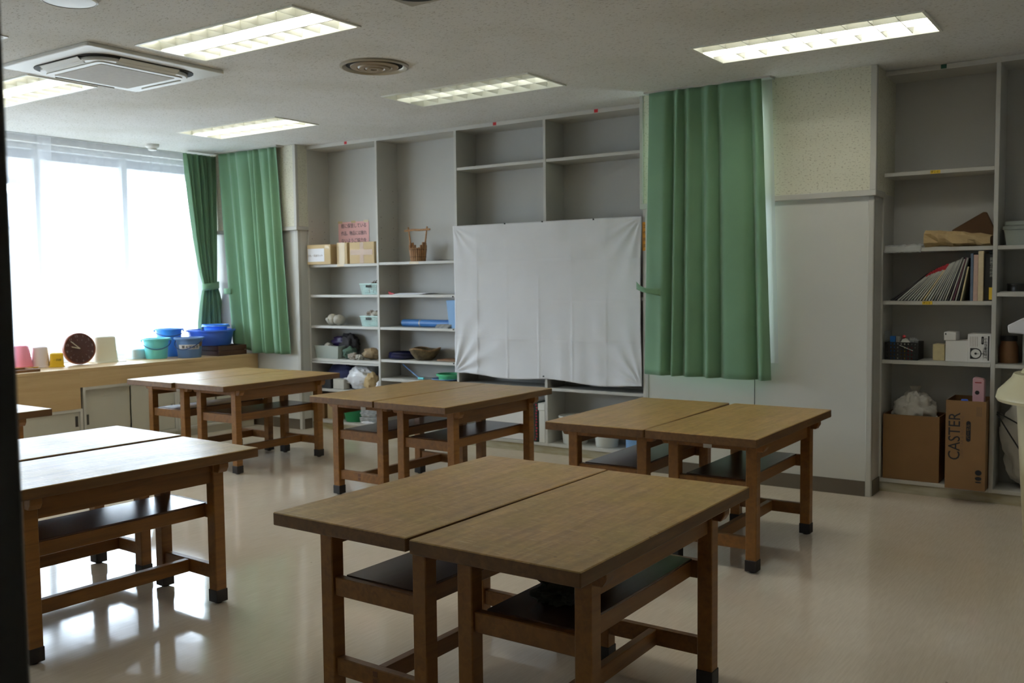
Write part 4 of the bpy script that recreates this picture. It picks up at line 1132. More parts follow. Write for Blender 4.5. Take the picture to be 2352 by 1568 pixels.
MB().blob((0.055, -0.005, 0.022), (0.045, 0.035, 0.027), 18, 0.4, 3, flat=0.0).build('shell', 'ceramic_grey', bs, smooth=True)
# fifth shelf
nc = thing('folded_cloth', 'dark navy folded cloth heap on the fifth shelf', 'cloth', (-6.68, 6.74, 0.4055))
MB().blob((0, 0.02, 0.12), (0.22, 0.085, 0.118), 21, 0.22, 2.0, flat=0.0).build('cloth_heap', 'navy_cloth', nc, smooth=True)
bk = thing('black_case', 'black case standing at left of the white plastic bag', 'case', (-6.83, 6.665, 0.4055))
box(-0.10, 0.10, -0.06, 0.03, 0, 0.095).build('case_body', 'black_plastic', bk, bevel=0.006)
gx = thing('grey_tin', 'small grey tin in front of the navy cloth', 'tin', (-6.62, 6.64, 0.4055))
box(-0.075, 0.075, -0.04, 0.04, 0, 0.10).build('tin_body', 'ceramic_grey', gx, bevel=0.005)
wb_ = thing('plastic_bag', 'crumpled white plastic bag on the fifth shelf', 'bag', (-6.40, 6.70, 0.4055))
MB().blob((0, 0, 0.115), (0.165, 0.10, 0.115), 23, 0.17, 2.0, 56, 36, flat=0.0).build('bag_body', 'plastic_bag_white', wb_, smooth=True)
MB().blob((-0.15, -0.03, 0.085), (0.075, 0.035, 0.025), 24, 0.35, 2.2).build('bag_tail', 'plastic_bag_white', wb_, smooth=True)
bp_ = thing('paper_bag', 'crumpled brown paper bag right of the white plastic bag', 'bag', (-6.235, 6.665, 0.4055))
MB().blob((0, 0, 0.08), (0.075, 0.065, 0.098), 26, 0.2, 2.2, flat=0.0).build('bag_body', 'brown_paper', bp_, smooth=True)
sw = thing('plastic_bag', 'small white plastic bag beside the bookcase upright', 'bag', (-6.125, 6.66, 0.4055))
MB().blob((0, 0, 0.05), (0.042, 0.05, 0.055), 28, 0.18, 2.2, flat=0.0).build('bag_body', 'plastic_bag_white', sw, smooth=True)
# bottom of bay 1
carton('tall brown board leaning at left of the bottom shelf', -6.95, -6.885, 6.66, 6.83, 0.0905, 0.34, 'cardboard_dark', name='cardboard_sheet', cat='cardboard')
carton('pale narrow cardboard box beside the leaning board, bottom shelf', -6.875, -6.72, 6.69, 6.84, 0.0905, 0.31, 'cardboard_pale')
bt = bucket('green_basin', 'round green plastic basin on the bottom shelf behind the middle tables', -6.50, 6.722, 0.0905, 0.135, 0.105, 0.105, 'basin_green', cat='basin')
nw = thing('newspaper_stack', 'untidy stack of folded newspapers on the bottom shelf', 'newspapers', (-6.235, 6.70, 0.0905))
for k in range(9):
    o = box(-0.112, 0.112, -0.085, 0.085, 0, 0.014).build('newspaper', 'newspaper', nw, bevel=0.003)
    o.location = (random.uniform(-0.012, 0.012), random.uniform(-0.012, 0.006), 0.0152 * k); o.rotation_euler = (0, 0, random.uniform(-0.12, 0.12))
wr = thing('white_cloth_scrap', 'white cloth scrap hanging at the front of the newspapers', 'cloth', (-6.24, 6.602, 0.0905))
MB().blob((0, 0, 0.012), (0.085, 0.016, 0.016), 31, 0.4, 3).build('scrap', 'plastic_bag_white', wr, smooth=True)
# bay 2 : stick bucket with tall handle
sk = thing('stick_bucket', 'little bucket made of upright twigs with tall cross-bar handle', 'bucket', (-5.665, 6.70, 1.6285))
NS = 24
for k in range(NS):
    a = 2 * PI * k / NS
    side = abs(math.cos(a))
    hh = 0.125 + (0.050 if side > 0.90 else 0.028 if side > 0.78 else 0.0) + random.uniform(-0.004, 0.004)
    rb, rtp = 0.062, 0.062 + 0.014 * hh / 0.145
    MB().tube([(rb * math.cos(a), rb * math.sin(a), 0.0), (rtp * math.cos(a), rtp * math.sin(a), hh)], 0.0088, 7).build('stick', 'stick_wood', sk, smooth=True)
MB().lathe([(0.0, 0.004), (0.060, 0.004), (0.060, 0.008), (0.0, 0.008)], 24).build('bucket_bottom', 'stick_wood', sk)
for zz, rr in ((0.042, 0.0755), (0.108, 0.0815)):
    MB().tube([(rr * math.cos(2 * PI * k / 32), rr * math.sin(2 * PI * k / 32), zz) for k in range(32)], 0.0022, 5, closed=True).build('binding_cord', 'kraft_dark', sk, smooth=True)
for s in (-1, 1):
    MB().tube([(s * 0.070, 0, 0.02), (s * 0.083, 0, 0.13), (s * 0.112, 0, 0.318)], [0.008, 0.008, 0.007], 8).build('handle_post', 'stick_wood', sk, smooth=True)
MB().tube([(-0.150, -0.008, 0.285), (-0.04, -0.010, 0.292), (0.03, -0.010, 0.287), (0.152, -0.008, 0.290)], 0.0095, 8).build('cross_bar', 'stick_wood', sk, smooth=True)
pp = thing('paper_sheets', 'few loose white paper sheets on the second bay shelf', 'paper', (-5.76, 6.72, 1.3275))
for k in range(4):
    o = box(-0.16, 0.16, -0.09, 0.09, 0, 0.003).build('sheet', 'paper_white', pp); o.location = (0.02 * k, 0.005 * k, 0.0034 * k); o.rotation_euler = (0, 0, 0.05 * k)
rs = thing('red_clip', 'small red plastic tool beside loose paper sheets', 'tool', (-5.955, 6.66, 1.3275))
MB().prism([(-0.03, 0.0), (0.035, 0.0), (0.02, 0.012), (-0.01, 0.016), (-0.038, 0.03), (-0.042, 0.02)], -0.01, 0.01, 'y').build('tool_body', 'red_plastic', rs, bevel=0.002)
rl = thing('blue_roll', 'long roll of blue sheet lying on the third shelf', 'roll', (-5.60, 6.76, 1.0255))
MB().lathe([(0.0, -0.31), (0.010, -0.31), (0.012, -0.308), (0.033, -0.31), (0.034, -0.29), (0.034, 0.30), (0.0, 0.30)], 24, M=Matrix.Translation((0, 0, 0.0345)) @ Matrix.Rotation(PI / 2, 4, 'Y')).build('roll_body', 'tube_blue', rl, smooth=True)
MB().lathe([(0.0, -0.3125), (0.030, -0.3125), (0.030, -0.310), (0.0, -0.310)], 20, M=Matrix.Translation((0, 0, 0.0345)) @ Matrix.Rotation(PI / 2, 4, 'Y')).build('roll_end', 'paper_white', rl)
MB().lathe([(0.0345, -0.095), (0.0345, -0.085)], 24, M=Matrix.Translation((0, 0, 0.0345)) @ Matrix.Rotation(PI / 2, 4, 'Y')).build('tape_band', 'clear_tape', rl)
gp = thing('grey_papers', 'grey folded papers in front of the blue roll', 'paper', (-5.33, 6.66, 1.0255))
for k in range(4):
    o = box(-0.075, 0.075, -0.05, 0.05, 0, 0.008).build('sheet', 'newspaper', gp); o.location = (0.006 * k, 0, 0.0085 * k); o.rotation_euler = (0, 0, 0.1 * k)
bn = thing('pale_blue_bin', 'pale blue plastic bin half behind the white sheet edge', 'bin', (-5.212, 6.715, 1.0255))
tapered(bn, 'bin_wall', 0.048, 0.08, 0.064, 0.10, 0.25, 'blue_pale')
nd = thing('navy_dish', 'glossy navy blue round dish on the fourth shelf', 'dish', (-5.90, 6.735, 0.7225))
MB().lathe([(0.0, 0.0), (0.12, 0.0), (0.135, 0.012), (0.137, 0.032), (0.130, 0.040), (0.134, 0.055), (0.124, 0.066), (0.11, 0.060), (0.10, 0.045), (0.0, 0.04)], 36).build('dish_body', 'navy_ceramic', nd, smooth=True)
wv = thing('woven_bowl', 'shallow woven wicker bowl with wavy rim, fourth shelf', 'bowl', (-5.615, 6.715, 0.7225))
wob = lambda a, z: 1 + 0.045 * math.sin(a * 3 + 0.6) * (z / 0.1)
MB().lathe([(0.0, 0.0), (0.07, 0.0), (0.095, 0.02), (0.128, 0.062), (0.142, 0.098), (0.132, 0.102), (0.118, 0.066), (0.085, 0.026), (0.0, 0.012)], 44, wob=wob).build('bowl_body', 'wicker_dark', wv, smooth=True)
MB().tube([(0.138 * (1 + 0.045 * math.sin(2 * PI * k / 40 * 3 + 0.6)) * math.cos(2 * PI * k / 40), 0.138 * (1 + 0.045 * math.sin(2 * PI * k / 40 * 3 + 0.6)) * math.sin(2 * PI * k / 40), 0.100 + 0.010 * math.sin(6 * PI * k / 40)) for k in range(40)], 0.0085, 7, closed=True).build('bowl_rim', 'wicker', wv, smooth=True)
ty = thing('brown_tray', 'flat brown wooden tray at right end of fourth shelf', 'tray', (-5.30, 6.76, 0.7225))
box(-0.14, 0.14, -0.09, 0.09, 0, 0.016).build('tray_body', 'tray_brown', ty, bevel=0.003)
pt = thing('blue_plate', 'blue plastic plate under the green bowl', 'plate', (-5.36, 6.725, 0.5455))
MB().lathe([(0.0, 0.0), (0.10, 0.0), (0.145, 0.016), (0.142, 0.020), (0.10, 0.006), (0.0, 0.006)], 36).build('plate_disc', 'blue_slate', pt, smooth=True)
bg_ = bucket('green_bowl', 'light green plastic bowl stacked on the blue plate', -5.34, 6.725, 0.553, 0.112, 0.095, 0.055, 'bowl_green', cat='bowl')
st = thing('blue_stick', 'thin blue stick with green brush head leaning inside the bookcase', 'stick', (-5.78, 6.70, 0.5455))
MB().tube([(-0.12, 0.03, 0.125), (0.13, -0.03, 0.012)], 0.006, 8).build('stick_shaft', 'blue_slate', st, smooth=True)
MB().tube([(0.12, -0.03, 0.012), (0.19, -0.035, 0.010)], 0.010, 8).build('brush_head', 'teal_plastic', st, smooth=True)
wk = thing('wicker_basket', 'brown wicker basket on the bottom shelf of the second bay', 'basket', (-5.62, 6.73, 0.0905))
MB().lathe([(0.0, 0.0), (0.13, 0.0), (0.165, 0.11), (0.172, 0.115), (0.168, 0.125), (0.155, 0.118), (0.122, 0.01), (0.0, 0.008)], 40, sx=1.35, sy=0.72).build('basket_body', 'wicker', wk, smooth=True)
# lower bays 3 and 4
fb = thing('foam_box', 'big white foam box with lid on the bottom shelf', 'box', (-4.625, 6.715, 0.0905))
box(-0.265, 0.265, -0.115, 0.14, 0, 0.30).build('box_body', 'foam_white', fb, bevel=0.006)
box(-0.272, 0.272, -0.122, 0.147, 0.30, 0.345).build('box_lid', 'foam_white', fb, bevel=0.006)
bw = thing('white_case', 'narrow white lidded case beside the bookcase upright', 'case', (-4.255, 6.70, 0.0905))
box(-0.030, 0.030, -0.11, 0.11, 0, 0.27).build('case_body', 'pail_white', bw, bevel=0.003)
box(-0.036, 0.034, -0.116, 0.115, 0.27, 0.33).build('case_lid', 'pail_white', bw, bevel=0.004)
fc = thing('floral_cloth', 'strip of red and dark green floral cloth between white boxes', 'cloth', (-4.315, 6.70, 0.0905))
box(-0.017, 0.017, -0.105, 0.10, 0, 0.335).build('cloth_fold', 'floral_dark', fc, bevel=0.004)
for k in range(13):
    MB().lathe([(0.0, 0.0), (0.009, 0.0), (0.007, 0.003), (0.0, 0.003)], 8).build('flower', 'floral_red', fc).matrix_local = Matrix.Translation((random.uniform(-0.008, 0.008), -0.1055, 0.02 + 0.0245 * k)) @ Matrix.Rotation(PI / 2, 4, 'X')
pw = thing('white_pail', 'white pail with rimmed lid on bottom shelf under sheet', 'pail', (-4.01, 6.722, 0.0905))
MB().lathe([(0.0, 0.0), (0.098, 0.0), (0.102, 0.006), (0.122, 0.21), (0.0, 0.21)], 36).build('pail_body', 'pail_white', pw, smooth=True)
MB().lathe([(0.118, 0.205), (0.138, 0.208), (0.142, 0.222), (0.136, 0.232), (0.115, 0.228), (0.06, 0.236), (0.0, 0.238)], 36).build('pail_lid', 'pail_white', pw, smooth=True)
bucket('white_pot', 'pale grey round pot on bottom shelf between pail and blue bucket', -3.71, 6.72, 0.0905, 0.112, 0.088, 0.135, 'pail_white', cat='pot')
bucket('bucket', 'pale blue bucket on bottom shelf beside the right pillar', -3.44, 6.71, 0.0905, 0.098, 0.078, 0.19, 'blue_pale')

# ------------------------------------------------------------------ right bookcase contents
ORD = ['first', 'second', 'third', 'fourth', 'fifth', 'sixth', 'seventh', 'eighth', 'ninth', 'tenth', 'eleventh', 'twelfth', 'thirteenth', 'fourteenth', 'fifteenth', 'sixteenth', 'seventeenth', 'eighteenth', 'nineteenth', 'twentieth', 'twenty-first', 'twenty-second', 'twenty-third', 'twenty-fourth', 'twenty-fifth', 'twenty-sixth', 'twenty-seventh', 'twenty-eighth']
for nm, c in (('mag_white', (176, 176, 166)), ('mag_grey', (150, 150, 146)), ('mag_dark', (52, 50, 54)), ('mag_cream', (206, 192, 150)), ('mag_red', (176, 36, 48)), ('mag_pale', (178, 182, 176)), ('mag_slate', (96, 112, 132)), ('mag_pink', (196, 166, 152)), ('mag_ivory', (214, 196, 160)), ('mag_black', (34, 33, 34)), ('mag_teal', (40, 74, 76)), ('mag_plum', (92, 46, 62))):
    mat(nm, c, rough=0.5, var=0.12, vscale=30)
def leaning(x, th, tk, h, m, label, red=0.0, name='magazine', dep=0.205, yf=6.60):
    t = thing(name, label, 'book' if name == 'book' else 'magazine', (x, yf, 1.2805), rot=(0, th, 0), group='magazines leaning on the right bookcase shelf')
    box(-tk, 0, 0, dep, 0, h).build('cover', m, t)
    if red:
        box(-tk - 0.0003, 0.0003, -0.0006, dep, h * (1 - red), h + 0.0006).build('red_band', 'mag_red', t)
    return t
N = 25
MAGK = 0.99
x = -1.525
kinds = ['mag_dark', 'mag_dark', 'mag_pale', 'mag_white', 'mag_grey', 'mag_white', 'mag_white', 'mag_pale', 'mag_white', 'mag_white', 'mag_cream', 'mag_white', 'mag_pale', 'mag_white', 'mag_grey', 'mag_white', 'mag_pale', 'mag_grey', 'mag_white', 'mag_dark', 'mag_white', 'mag_plum', 'mag_white', 'mag_black', 'mag_cream']
words = {'mag_dark': 'dark', 'mag_pale': 'pale grey', 'mag_white': 'whitish', 'mag_grey': 'grey', 'mag_cream': 'cream', 'mag_plum': 'plum', 'mag_black': 'black'}
th0, th1 = math.radians(53), math.radians(10.5)
for k in range(N):
    f = k / (N - 1)
    th = th0 + (th1 - th0) * f ** 0.85
    dth = (th0 - th1) / N
    tk = random.uniform(0.0062, 0.0085)
    h = 0.285 - 0.012 * random.random() if k < 17 else 0.295 - 0.02 * random.random()
    red = 0.0
    if 2 <= k <= 10: red = 0.16
    x += (tk + 0.285 * dth * 0.86 + 0.0005) / math.cos(th) * MAGK
    leaning(x, th, tk, h if k not in (24,) else 0.22, kinds[k], '%s magazine%s, %s from the left in the leaning row' % (words[kinds[k]], ' with red top' if red else '', ORD[k]), red)
ux = -1.020
for (tk, h, m, lab, yo) in ((0.016, 0.300, 'mag_slate', 'slim slate-blue book standing upright right of the leaning row', 0.0), (0.026, 0.292, 'mag_pink', 'pinkish grey book standing between slate-blue and ivory books', 0.0), (0.030, 0.314, 'mag_ivory', 'thick ivory book, the tallest and palest on its shelf', -0.005), (0.030, 0.298, 'mag_black', 'black book standing right of the ivory book', 0.02)):
    b = thing('book', lab, 'book', (ux, 6.60 + yo, 1.2805))
    box(0, tk, 0, 0.205, 0, h).build('cover', m, b, bevel=0.001)
    ux += tk + 0.0012
b = thing('book', 'grey-black book with white lettering and yellow foot band', 'book', (ux, 6.604, 1.2805))
box(0, 0.0225, 0, 0.20, 0, 0.292).build('cover', 'mag_black', b, bevel=0.001)
box(-0.0003, 0.0228, -0.0006, 0.05, 0.008, 0.085).build('yellow_band', 'sticker_yellow', b)
for k, ch in enumerate('図画工作辞典'):
    text(ch, 0.020, 'mag_white', b, face_front(0.0115, -0.0012, 0.262 - 0.021 * k))
# shelf above : kraft bags and a flat film packet
kb = thing('kraft_bag', 'light brown kraft paper bag lying on its side', 'bag', (-1.10, 6.70, 1.6265))
def kraft(s, v):
    # s along length, v around the section
    a = 2 * PI * v
    L = -0.195 + 0.39 * s
    wv = 0.085 * (1 - 0.12 * s); hv = 0.060 * (1 - 0.40 * s ** 1.3)
    c, sn = math.cos(a), math.sin(a)
    q = 1.0 / max(abs(c), abs(sn)) ** 0.75
    n = noise.noise(Vector((s * 6, c * 2, sn * 2))) * 0.034
    return (L + 0.01 * c, -0.01 + (wv + n) * c * q * 0.9, max(0.0, hv + (hv + n * 0.6) * sn * q * 0.9))
m_ = MB().grid(kraft, 9, 12)
m_.build('bag_body', 'brown_paper', kb)
e_ = MB(); e_.add([kraft(0, j / 12) for j in range(12)], [tuple(range(12))]); e_.build('bag_bottom', 'brown_paper', kb)
e2 = MB(); e2.add([kraft(1, j / 12) for j in range(12)], [tuple(range(12))]); e2.build('bag_mouth', 'kraft_dark', kb)
kd = thing('paper_bag', 'dark brown paper bag propped behind the kraft bag', 'bag', (-1.03, 6.80, 1.6265))
MB().prism([(-0.15, 0.0), (0.135, 0.0), (0.138, 0.06), (0.068, 0.222), (0.05, 0.224), (-0.135, 0.115)], -0.012, 0.02, 'y').build('bag_body', 'kraft_dark', kd, bevel=0.004)
fp = thing('film_packet', 'crumpled clear film packet overhanging the shelf edge', 'packet', (-1.43, 6.60, 1.6265))
MB().grid(lambda s, v: (-0.11 + 0.23 * s, -0.035 + 0.14 * v, 0.012 + 0.016 * abs(noise.noise(Vector((s * 7, v * 5, 2)))) + 0.02 * v * (1 - v) - (0.045 * (0.22 - v) / 0.22 if v < 0.22 else 0)), 24, 14).build('film', 'clear_film', fp, smooth='all', thick=0.001)
box(-0.09, 0.10, 0.01, 0.10, 0.001, 0.008).build('paper_insert', 'paper_white', fp)
# shelf 0.888
pbk = thing('black_basket', 'black perforated plastic basket at left of its shelf', 'basket', (-1.43, 6.71, 0.8885))
h_ = 0.118; w_ = 0.098; d_ = 0.105
bm_ = MB()
bm_.box(-w_, -w_ + 0.003, -d_, d_, 0, h_); bm_.box(w_ - 0.003, w_, -d_, d_, 0, h_); bm_.box(-w_, w_, d_ - 0.003, d_, 0, h_); bm_.box(-w_, w_, -d_, d_, 0, 0.003)
for i in range(10):
    xx = -w_ + 2 * w_ * i / 9
    bm_.box(xx - 0.0075, xx + 0.0075, -d_, -d_ + 0.003, 0, h_)
for j in range(6):
    zz = h_ * j / 5
    bm_.box(-w_, w_, -d_ - 0.0004, -d_ + 0.0034, max(0, zz - 0.007), min(h_, zz + 0.007))
bm_.build('basket_body', 'black_plastic', pbk)
bi = thing('bottle_assortment', 'blue carton and small bottles inside the black basket', 'bottles', (-1.43, 6.71, 0.8925))
box(-0.082, -0.048, -0.06, -0.02, 0, 0.150).build('blue_carton', 'blue_box', bi, bevel=0.002)
box(-0.044, -0.020, -0.06, -0.03, 0, 0.15).build('grey_carton', 'mag_grey', bi, bevel=0.002)
MB().blob((0.01, -0.03, 0.10), (0.032, 0.03, 0.034), 41, 0.15, 2).build('white_bottle', 'pail_white', bi, smooth=True)
MB().blob((0.062, -0.03, 0.11), (0.028, 0.03, 0.028), 43, 0.5, 3).build('clear_wrap', 'clear_film', bi, smooth=True)
MB().blob((-0.005, 0.0, 0.145), (0.012, 0.012, 0.012), 44, 0.1, 2).build('red_cap', 'red_plastic', bi, smooth=True)
for (xx, mm) in ((-0.028, 'pail_white'), (0.012, 'sticker_yellow'), (0.05, 'sticker_red')):
    MB().lathe([(0.0, 0.0), (0.017, 0.0), (0.017, 0.07), (0.008, 0.085), (0.0, 0.085)], 14, c=(xx, -0.082, 0.0)).build('small_bottle', mm, bi, smooth=True)
MB().tube([(-0.01, -0.1125, 0.095), (0.075, -0.1135, 0.06)], 0.002, 5).build('white_wire', 'pail_white', bi)
gl = thing('clear_sheet', 'clear plastic sheet standing against the upright behind black basket', 'sheet', (-1.537, 6.70, 0.8885))
box(0, 0.002, -0.09, 0.10, 0, 0.19).build('sheet_panel', 'clear_film', gl)
carton('small tan box beside the black basket', -1.248, -1.176, 6.67, 6.80, 0.8885, 0.995, 'mag_cream')
t, w, d, h = carton('white cardboard box with smaller box on top', -1.166, -1.034, 6.64, 6.82, 0.8885, 1.024, 'foam_white')
t, w, d, h = carton('small white box with black dot stacked on the white box', -1.176, -1.104, 6.635, 6.78, 1.0245, 1.078, 'foam_white')
box(-w + 0.008, -w + 0.015, -d - 0.0008, -d, h - 0.018, h - 0.007).build('dot', 'print_black', t)
t, w, d, h = carton('white box printed with a dial kitchen scale', -1.032, -0.897, 6.62, 6.80, 0.8885, 1.070, 'foam_white')
yf_ = -d - 0.0006
pr_ = MB()
R1, R2 = 0.030, 0.0245
cx_, cz_ = -0.020, 0.057
pts_o = [(-0.052, cz_ - 0.0345), (-0.052, cz_ + 0.0345)] + [(cx_ + 0.0345 * math.cos(a), cz_ + 0.0345 * math.sin(a)) for a in [PI / 2 - PI * k / 20 for k in range(21)]]
pr_.prism(pts_o, yf_, yf_ + 0.0005, 'y'); pr_.build('scale_print', 'print_black', t)
MB().lathe([(0.0, 0.0), (0.0278, 0.0), (0.0278, 0.0004), (0.0, 0.0004)], 32, M=Matrix.Translation((cx_, yf_ - 0.0002, cz_)) @ Matrix.Rotation(PI / 2, 4, 'X')).build('dial_print', 'foam_white', t)
MB().lathe([(0.0, 0.0), (0.007, 0.0), (0.007, 0.0004), (0.0, 0.0004)], 20, M=Matrix.Translation((cx_, yf_ - 0.0008, cz_)) @ Matrix.Rotation(PI / 2, 4, 'X')).build('dial_hub', 'print_black', t)
box(cx_ + 0.004, cx_ + 0.018, yf_ - 0.0012, yf_ - 0.0008, cz_ - 0.0012, cz_ + 0.0012).build('dial_pointer', 'print_black', t)
box(0.0145, 0.024, yf_ - 0.0004, yf_, cz_ - 0.002, cz_ + 0.002).build('stem_print', 'print_black', t)
MB().prism([(0.024, cz_ - 0.042), (0.028, cz_), (0.024, cz_ + 0.042), (0.023, cz_)], yf_ - 0.0004, yf_, 'y').build('pan_print', 'print_black', t)
box(0.050, 0.0575, yf_ - 0.0004, yf_, 0.014, 0.170).build('bar_print', 'print_black', t)
text('上皿自動はかり', 0.0195, 'print_black', t, face_front(0.039, yf_ - 0.0006, 0.092, PI / 2), bold=0.0003)
MB().prism([(0.012, 0.120), (0.016, 0.116), (0.022, 0.116), (0.026, 0.120), (0.026, 0.162), (0.022, 0.166), (0.016, 0.166), (0.012, 0.162)], yf_ - 0.0004, yf_, 'y').build('badge_print', 'print_black', t)
text('SCALE', 0.010, 'foam_white', t, face_front(0.019, yf_ - 0.0008, 0.141, PI / 2))
for k in range(5):
    box(-0.052 + 0.010 * k, -0.0505 + 0.010 * k, yf_ - 0.0003, yf_, 0.100, 0.165).build('fine_print', 'print_grey', t)
# bottom shelf : two cartons
t, w, d, h = open_carton('plain open cardboard box holding a knotted white bag', -1.536, -1.186, 6.598, 6.85, 0.0905, 0.525, 'cardboard_dark')
kw = thing('knotted_bag', 'knotted white plastic bag sitting in the open cardboard box', 'bag', (-1.36, 6.72, 0.40))
MB().blob((0, 0, 0.13), (0.135, 0.095, 0.145), 51, 0.17, 2.4, 64, 44, flat=0.0).build('bag_body', 'plastic_bag_milky', kw, smooth=True)
MB().lathe([(0.0, 0.245), (0.03, 0.25), (0.016, 0.275), (0.030, 0.31), (0.0, 0.30)], 14, wob=lambda a, z: 1 + 0.3 * math.sin(4 * a)).build('bag_knot', 'plastic_bag_milky', kw, smooth=True)
t, w, d, h = open_carton('tall open cardboard box printed CASTER in upright dark letters', -1.130, -0.898, 6.487, 6.80, 0.0905, 0.655, 'cardboard_dark')
fy = -d - 0.0006
text('CASTER', 0.098, 'print_black', t, face_front(-0.061, fy, 0.335, PI / 2), bold=0.0002, xs=0.88)
text('LOW TAR & NICOTINE', 0.026, 'print_grey', t, face_front(-0.018, fy, 0.335, PI / 2))
pil = []
for k in range(13):
    a = PI * k / 12; pil.append((0.017 + 0.013 * math.cos(a), 0.425 + 0.013 * math.sin(a)))
for k in range(13):
    a = PI + PI * k / 12; pil.append((0.017 + 0.013 * math.cos(a), 0.320 + 0.013 * math.sin(a)))
MB().prism(pil, fy - 0.0003, fy + 0.0004, 'y').build('pill_print', 'print_black', t)
text('パーセル', 0.024, 'cardboard_dark', t, face_front(0.017, fy - 0.0008, 0.372, PI / 2))
for (zz, sx_, sz_) in ((0.115, 0.019, 0.017), (0.078, 0.019, 0.012), (0.055, 0.018, 0.005)):
    MB().lathe([(0.0, 0.0), (1.0, 0.0), (1.0, 0.0006), (0.0, 0.0006)], 24, M=Matrix.Translation((0.078, fy, zz)) @ Matrix.Rotation(PI / 2, 4, 'X') @ Matrix.Diagonal((sx_, sz_, 1, 1))).build('mark_print', 'print_black', t)
for k in range(3):
    box(0.062 + 0.011 * k, 0.068 + 0.011 * k, fy, fy + 0.0005, 0.47, 0.53).build('small_print', 'print_grey', t)
pk = thing('pink_carton', 'pink carton with dark emblem poking out of the tall box', 'carton', (-0.953, 6.57, 0.16))
MB().prism([(-0.033, 0.0), (0.033, 0.0), (0.033, 0.62), (0.024, 0.632), (-0.026, 0.640), (-0.033, 0.630)], -0.03, 0.035, 'y').build('carton_body', 'pink_carton', pk, bevel=0.002)
MB().lathe([(0.0, 0.0), (0.013, 0.0), (0.013, 0.0005), (0.0, 0.0005)], 20, M=Matrix.Translation((-0.006, -0.0305, 0.545)) @ Matrix.Rotation(PI / 2, 4, 'X')).build('emblem', 'print_black', pk)
box(-0.02, 0.018, -0.0308, -0.03, 0.605, 0.612).build('line_print', 'print_red', pk)
bcn = thing('blue_can', 'blue can just showing inside the tall box', 'can', (-1.035, 6.57, 0.42))
MB().lathe([(0.0, 0.0), (0.024, 0.0), (0.024, 0.22), (0.018, 0.235), (0.0, 0.236)], 20).build('can_body', 'blue_royal', bcn, smooth=True)
# second bay of the right bookcase
cr = thing('clear_container', 'clear plastic lidded container at the right edge of the picture', 'container', (-0.70, 6.73, 1.6265))
tapered(cr, 'container_wall', 0.125, 0.09, 0.14, 0.10, 0.095, 'clear_box')
box(-0.148, 0.148, -0.108, 0.108, 0.095, 0.118).build('container_lid', 'clear_box', cr, bevel=0.004)
box(-0.138, 0.138, -0.098, 0.098, 0.118, 0.150).build('lid_dome', 'clear_box', cr, bevel=0.008)
box(-0.10, 0.02, -0.07, -0.02, 0.004, 0.05).build('paper_slip', 'paper_white', cr)
MB().blob((0.04, 0, 0.04), (0.07, 0.06, 0.035), 61, 0.2, 2).build('contents', 'ceramic_grey', cr, smooth=True)
dk = thing('dark_tin', 'dark round tin on the middle shelf at right edge', 'tin', (-0.755, 6.70, 1.3395))
MB().lathe([(0.0, 0.0), (0.068, 0.0), (0.068, 0.040), (0.070, 0.042), (0.070, 0.048), (0.0, 0.048)], 28).build('tin_body', 'black_plastic', dk, smooth=True)
bx_ = thing('blue_can', 'tall blue can behind the dark tin at right edge', 'can', (-0.685, 6.75, 1.3395))
MB().lathe([(0.0, 0.0), (0.035, 0.0), (0.035, 0.13), (0.02, 0.14), (0.02, 0.17), (0.0, 0.17)], 20).build('can_body', 'blue_royal', bx_, smooth=True)
mg = thing('magazine', 'white magazine lying flat under the dark tin', 'magazine', (-0.74, 6.72, 1.3335))
box(-0.11, 0.14, -0.13, 0.12, 0, 0.006).build('cover', 'mag_white', mg)
wj = thing('dark_jar', 'dim brown jar pair on lower shelf at right edge', 'jar', (-0.81, 6.73, 0.8855))
MB().lathe([(0.0, 0.0), (0.055, 0.0), (0.055, 0.10), (0.045, 0.13), (0.045, 0.16), (0.0, 0.16)], 24).build('jar_body', 'tray_brown', wj, smooth=True)
MB().lathe([(0.046, 0.14), (0.048, 0.14), (0.048, 0.172), (0.0, 0.172)], 24).build('jar_lid', 'black_plastic', wj, smooth=True)
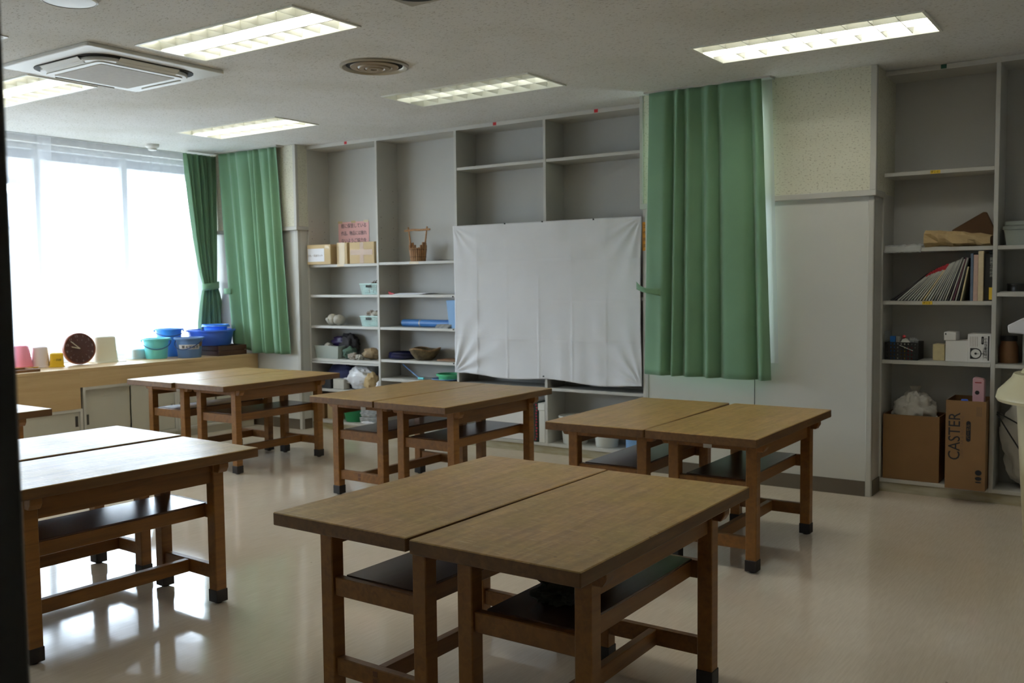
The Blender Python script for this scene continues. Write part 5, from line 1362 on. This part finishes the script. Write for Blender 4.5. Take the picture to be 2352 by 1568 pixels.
wp = thing('white_packet', 'white wrapped packet sticking out over the lower shelf', 'packet', (-0.70, 6.62, 0.8855))
box(-0.02, 0.16, 0.0, 0.20, 0, 0.19).build('packet_stand', 'mag_grey', wp)
MB().prism([(-0.095, 0.20), (-0.10, 0.245), (-0.02, 0.29), (0.14, 0.28), (0.15, 0.19), (0.02, 0.19)], -0.06, 0.14, 'y').build('packet_body', 'paper_white', wp, bevel=0.006)
bgb = thing('plastic_sack', 'bulging clear sack tied with black cord, right bookcase bottom', 'sack', (-0.62, 6.72, 0.0905))
MB().blob((0, 0, 0.31), (0.225, 0.11, 0.32), 71, 0.14, 2.2, 40, 30, flat=0.0).build('sack_body', 'plastic_bag_milky', bgb, smooth=True)
MB().tube([(-0.235, -0.105, 0.49), (-0.10, -0.125, 0.42), (0.04, -0.13, 0.36)], 0.005, 6).build('black_cord', 'black_plastic', bgb, smooth=True)
MB().tube([(-0.235, -0.105, 0.48), (-0.16, -0.125, 0.36), (-0.06, -0.13, 0.20)], 0.005, 6).build('black_cord', 'black_plastic', bgb, smooth=True)
# beige drum at the right edge of the picture
DX, DY = -0.33, 5.0
dm = thing('lidded_bin', 'tall beige plastic bin with stepped lid at right edge', 'bin', (DX, DY, 0))
MB().lathe([(0.0, 0.0), (0.176, 0.0), (0.182, 0.010), (0.234, 0.855), (0.0, 0.855)], 48).build('bin_body', 'beige_plastic', dm, smooth=True)
MB().lathe([(0.236, 0.845), (0.314, 0.852), (0.322, 0.866), (0.314, 0.900), (0.258, 0.960), (0.248, 0.982), (0.218, 0.986), (0.208, 1.006), (0.155, 1.016), (0.145, 1.040), (0.0, 1.050)], 48).build('bin_lid', 'beige_plastic', dm, smooth=True)
# rag on the shelf of the front table
rg = thing('crumpled_rag', 'crumpled dark rag on the shelf of the nearest table', 'rag', (-1.50, 2.44, 0.4525))
MB().blob((0, 0, 0.03), (0.085, 0.10, 0.034), 81, 0.45, 2.6, 36, 22, flat=0.0).build('rag_cloth', 'rag', rg, smooth=True)
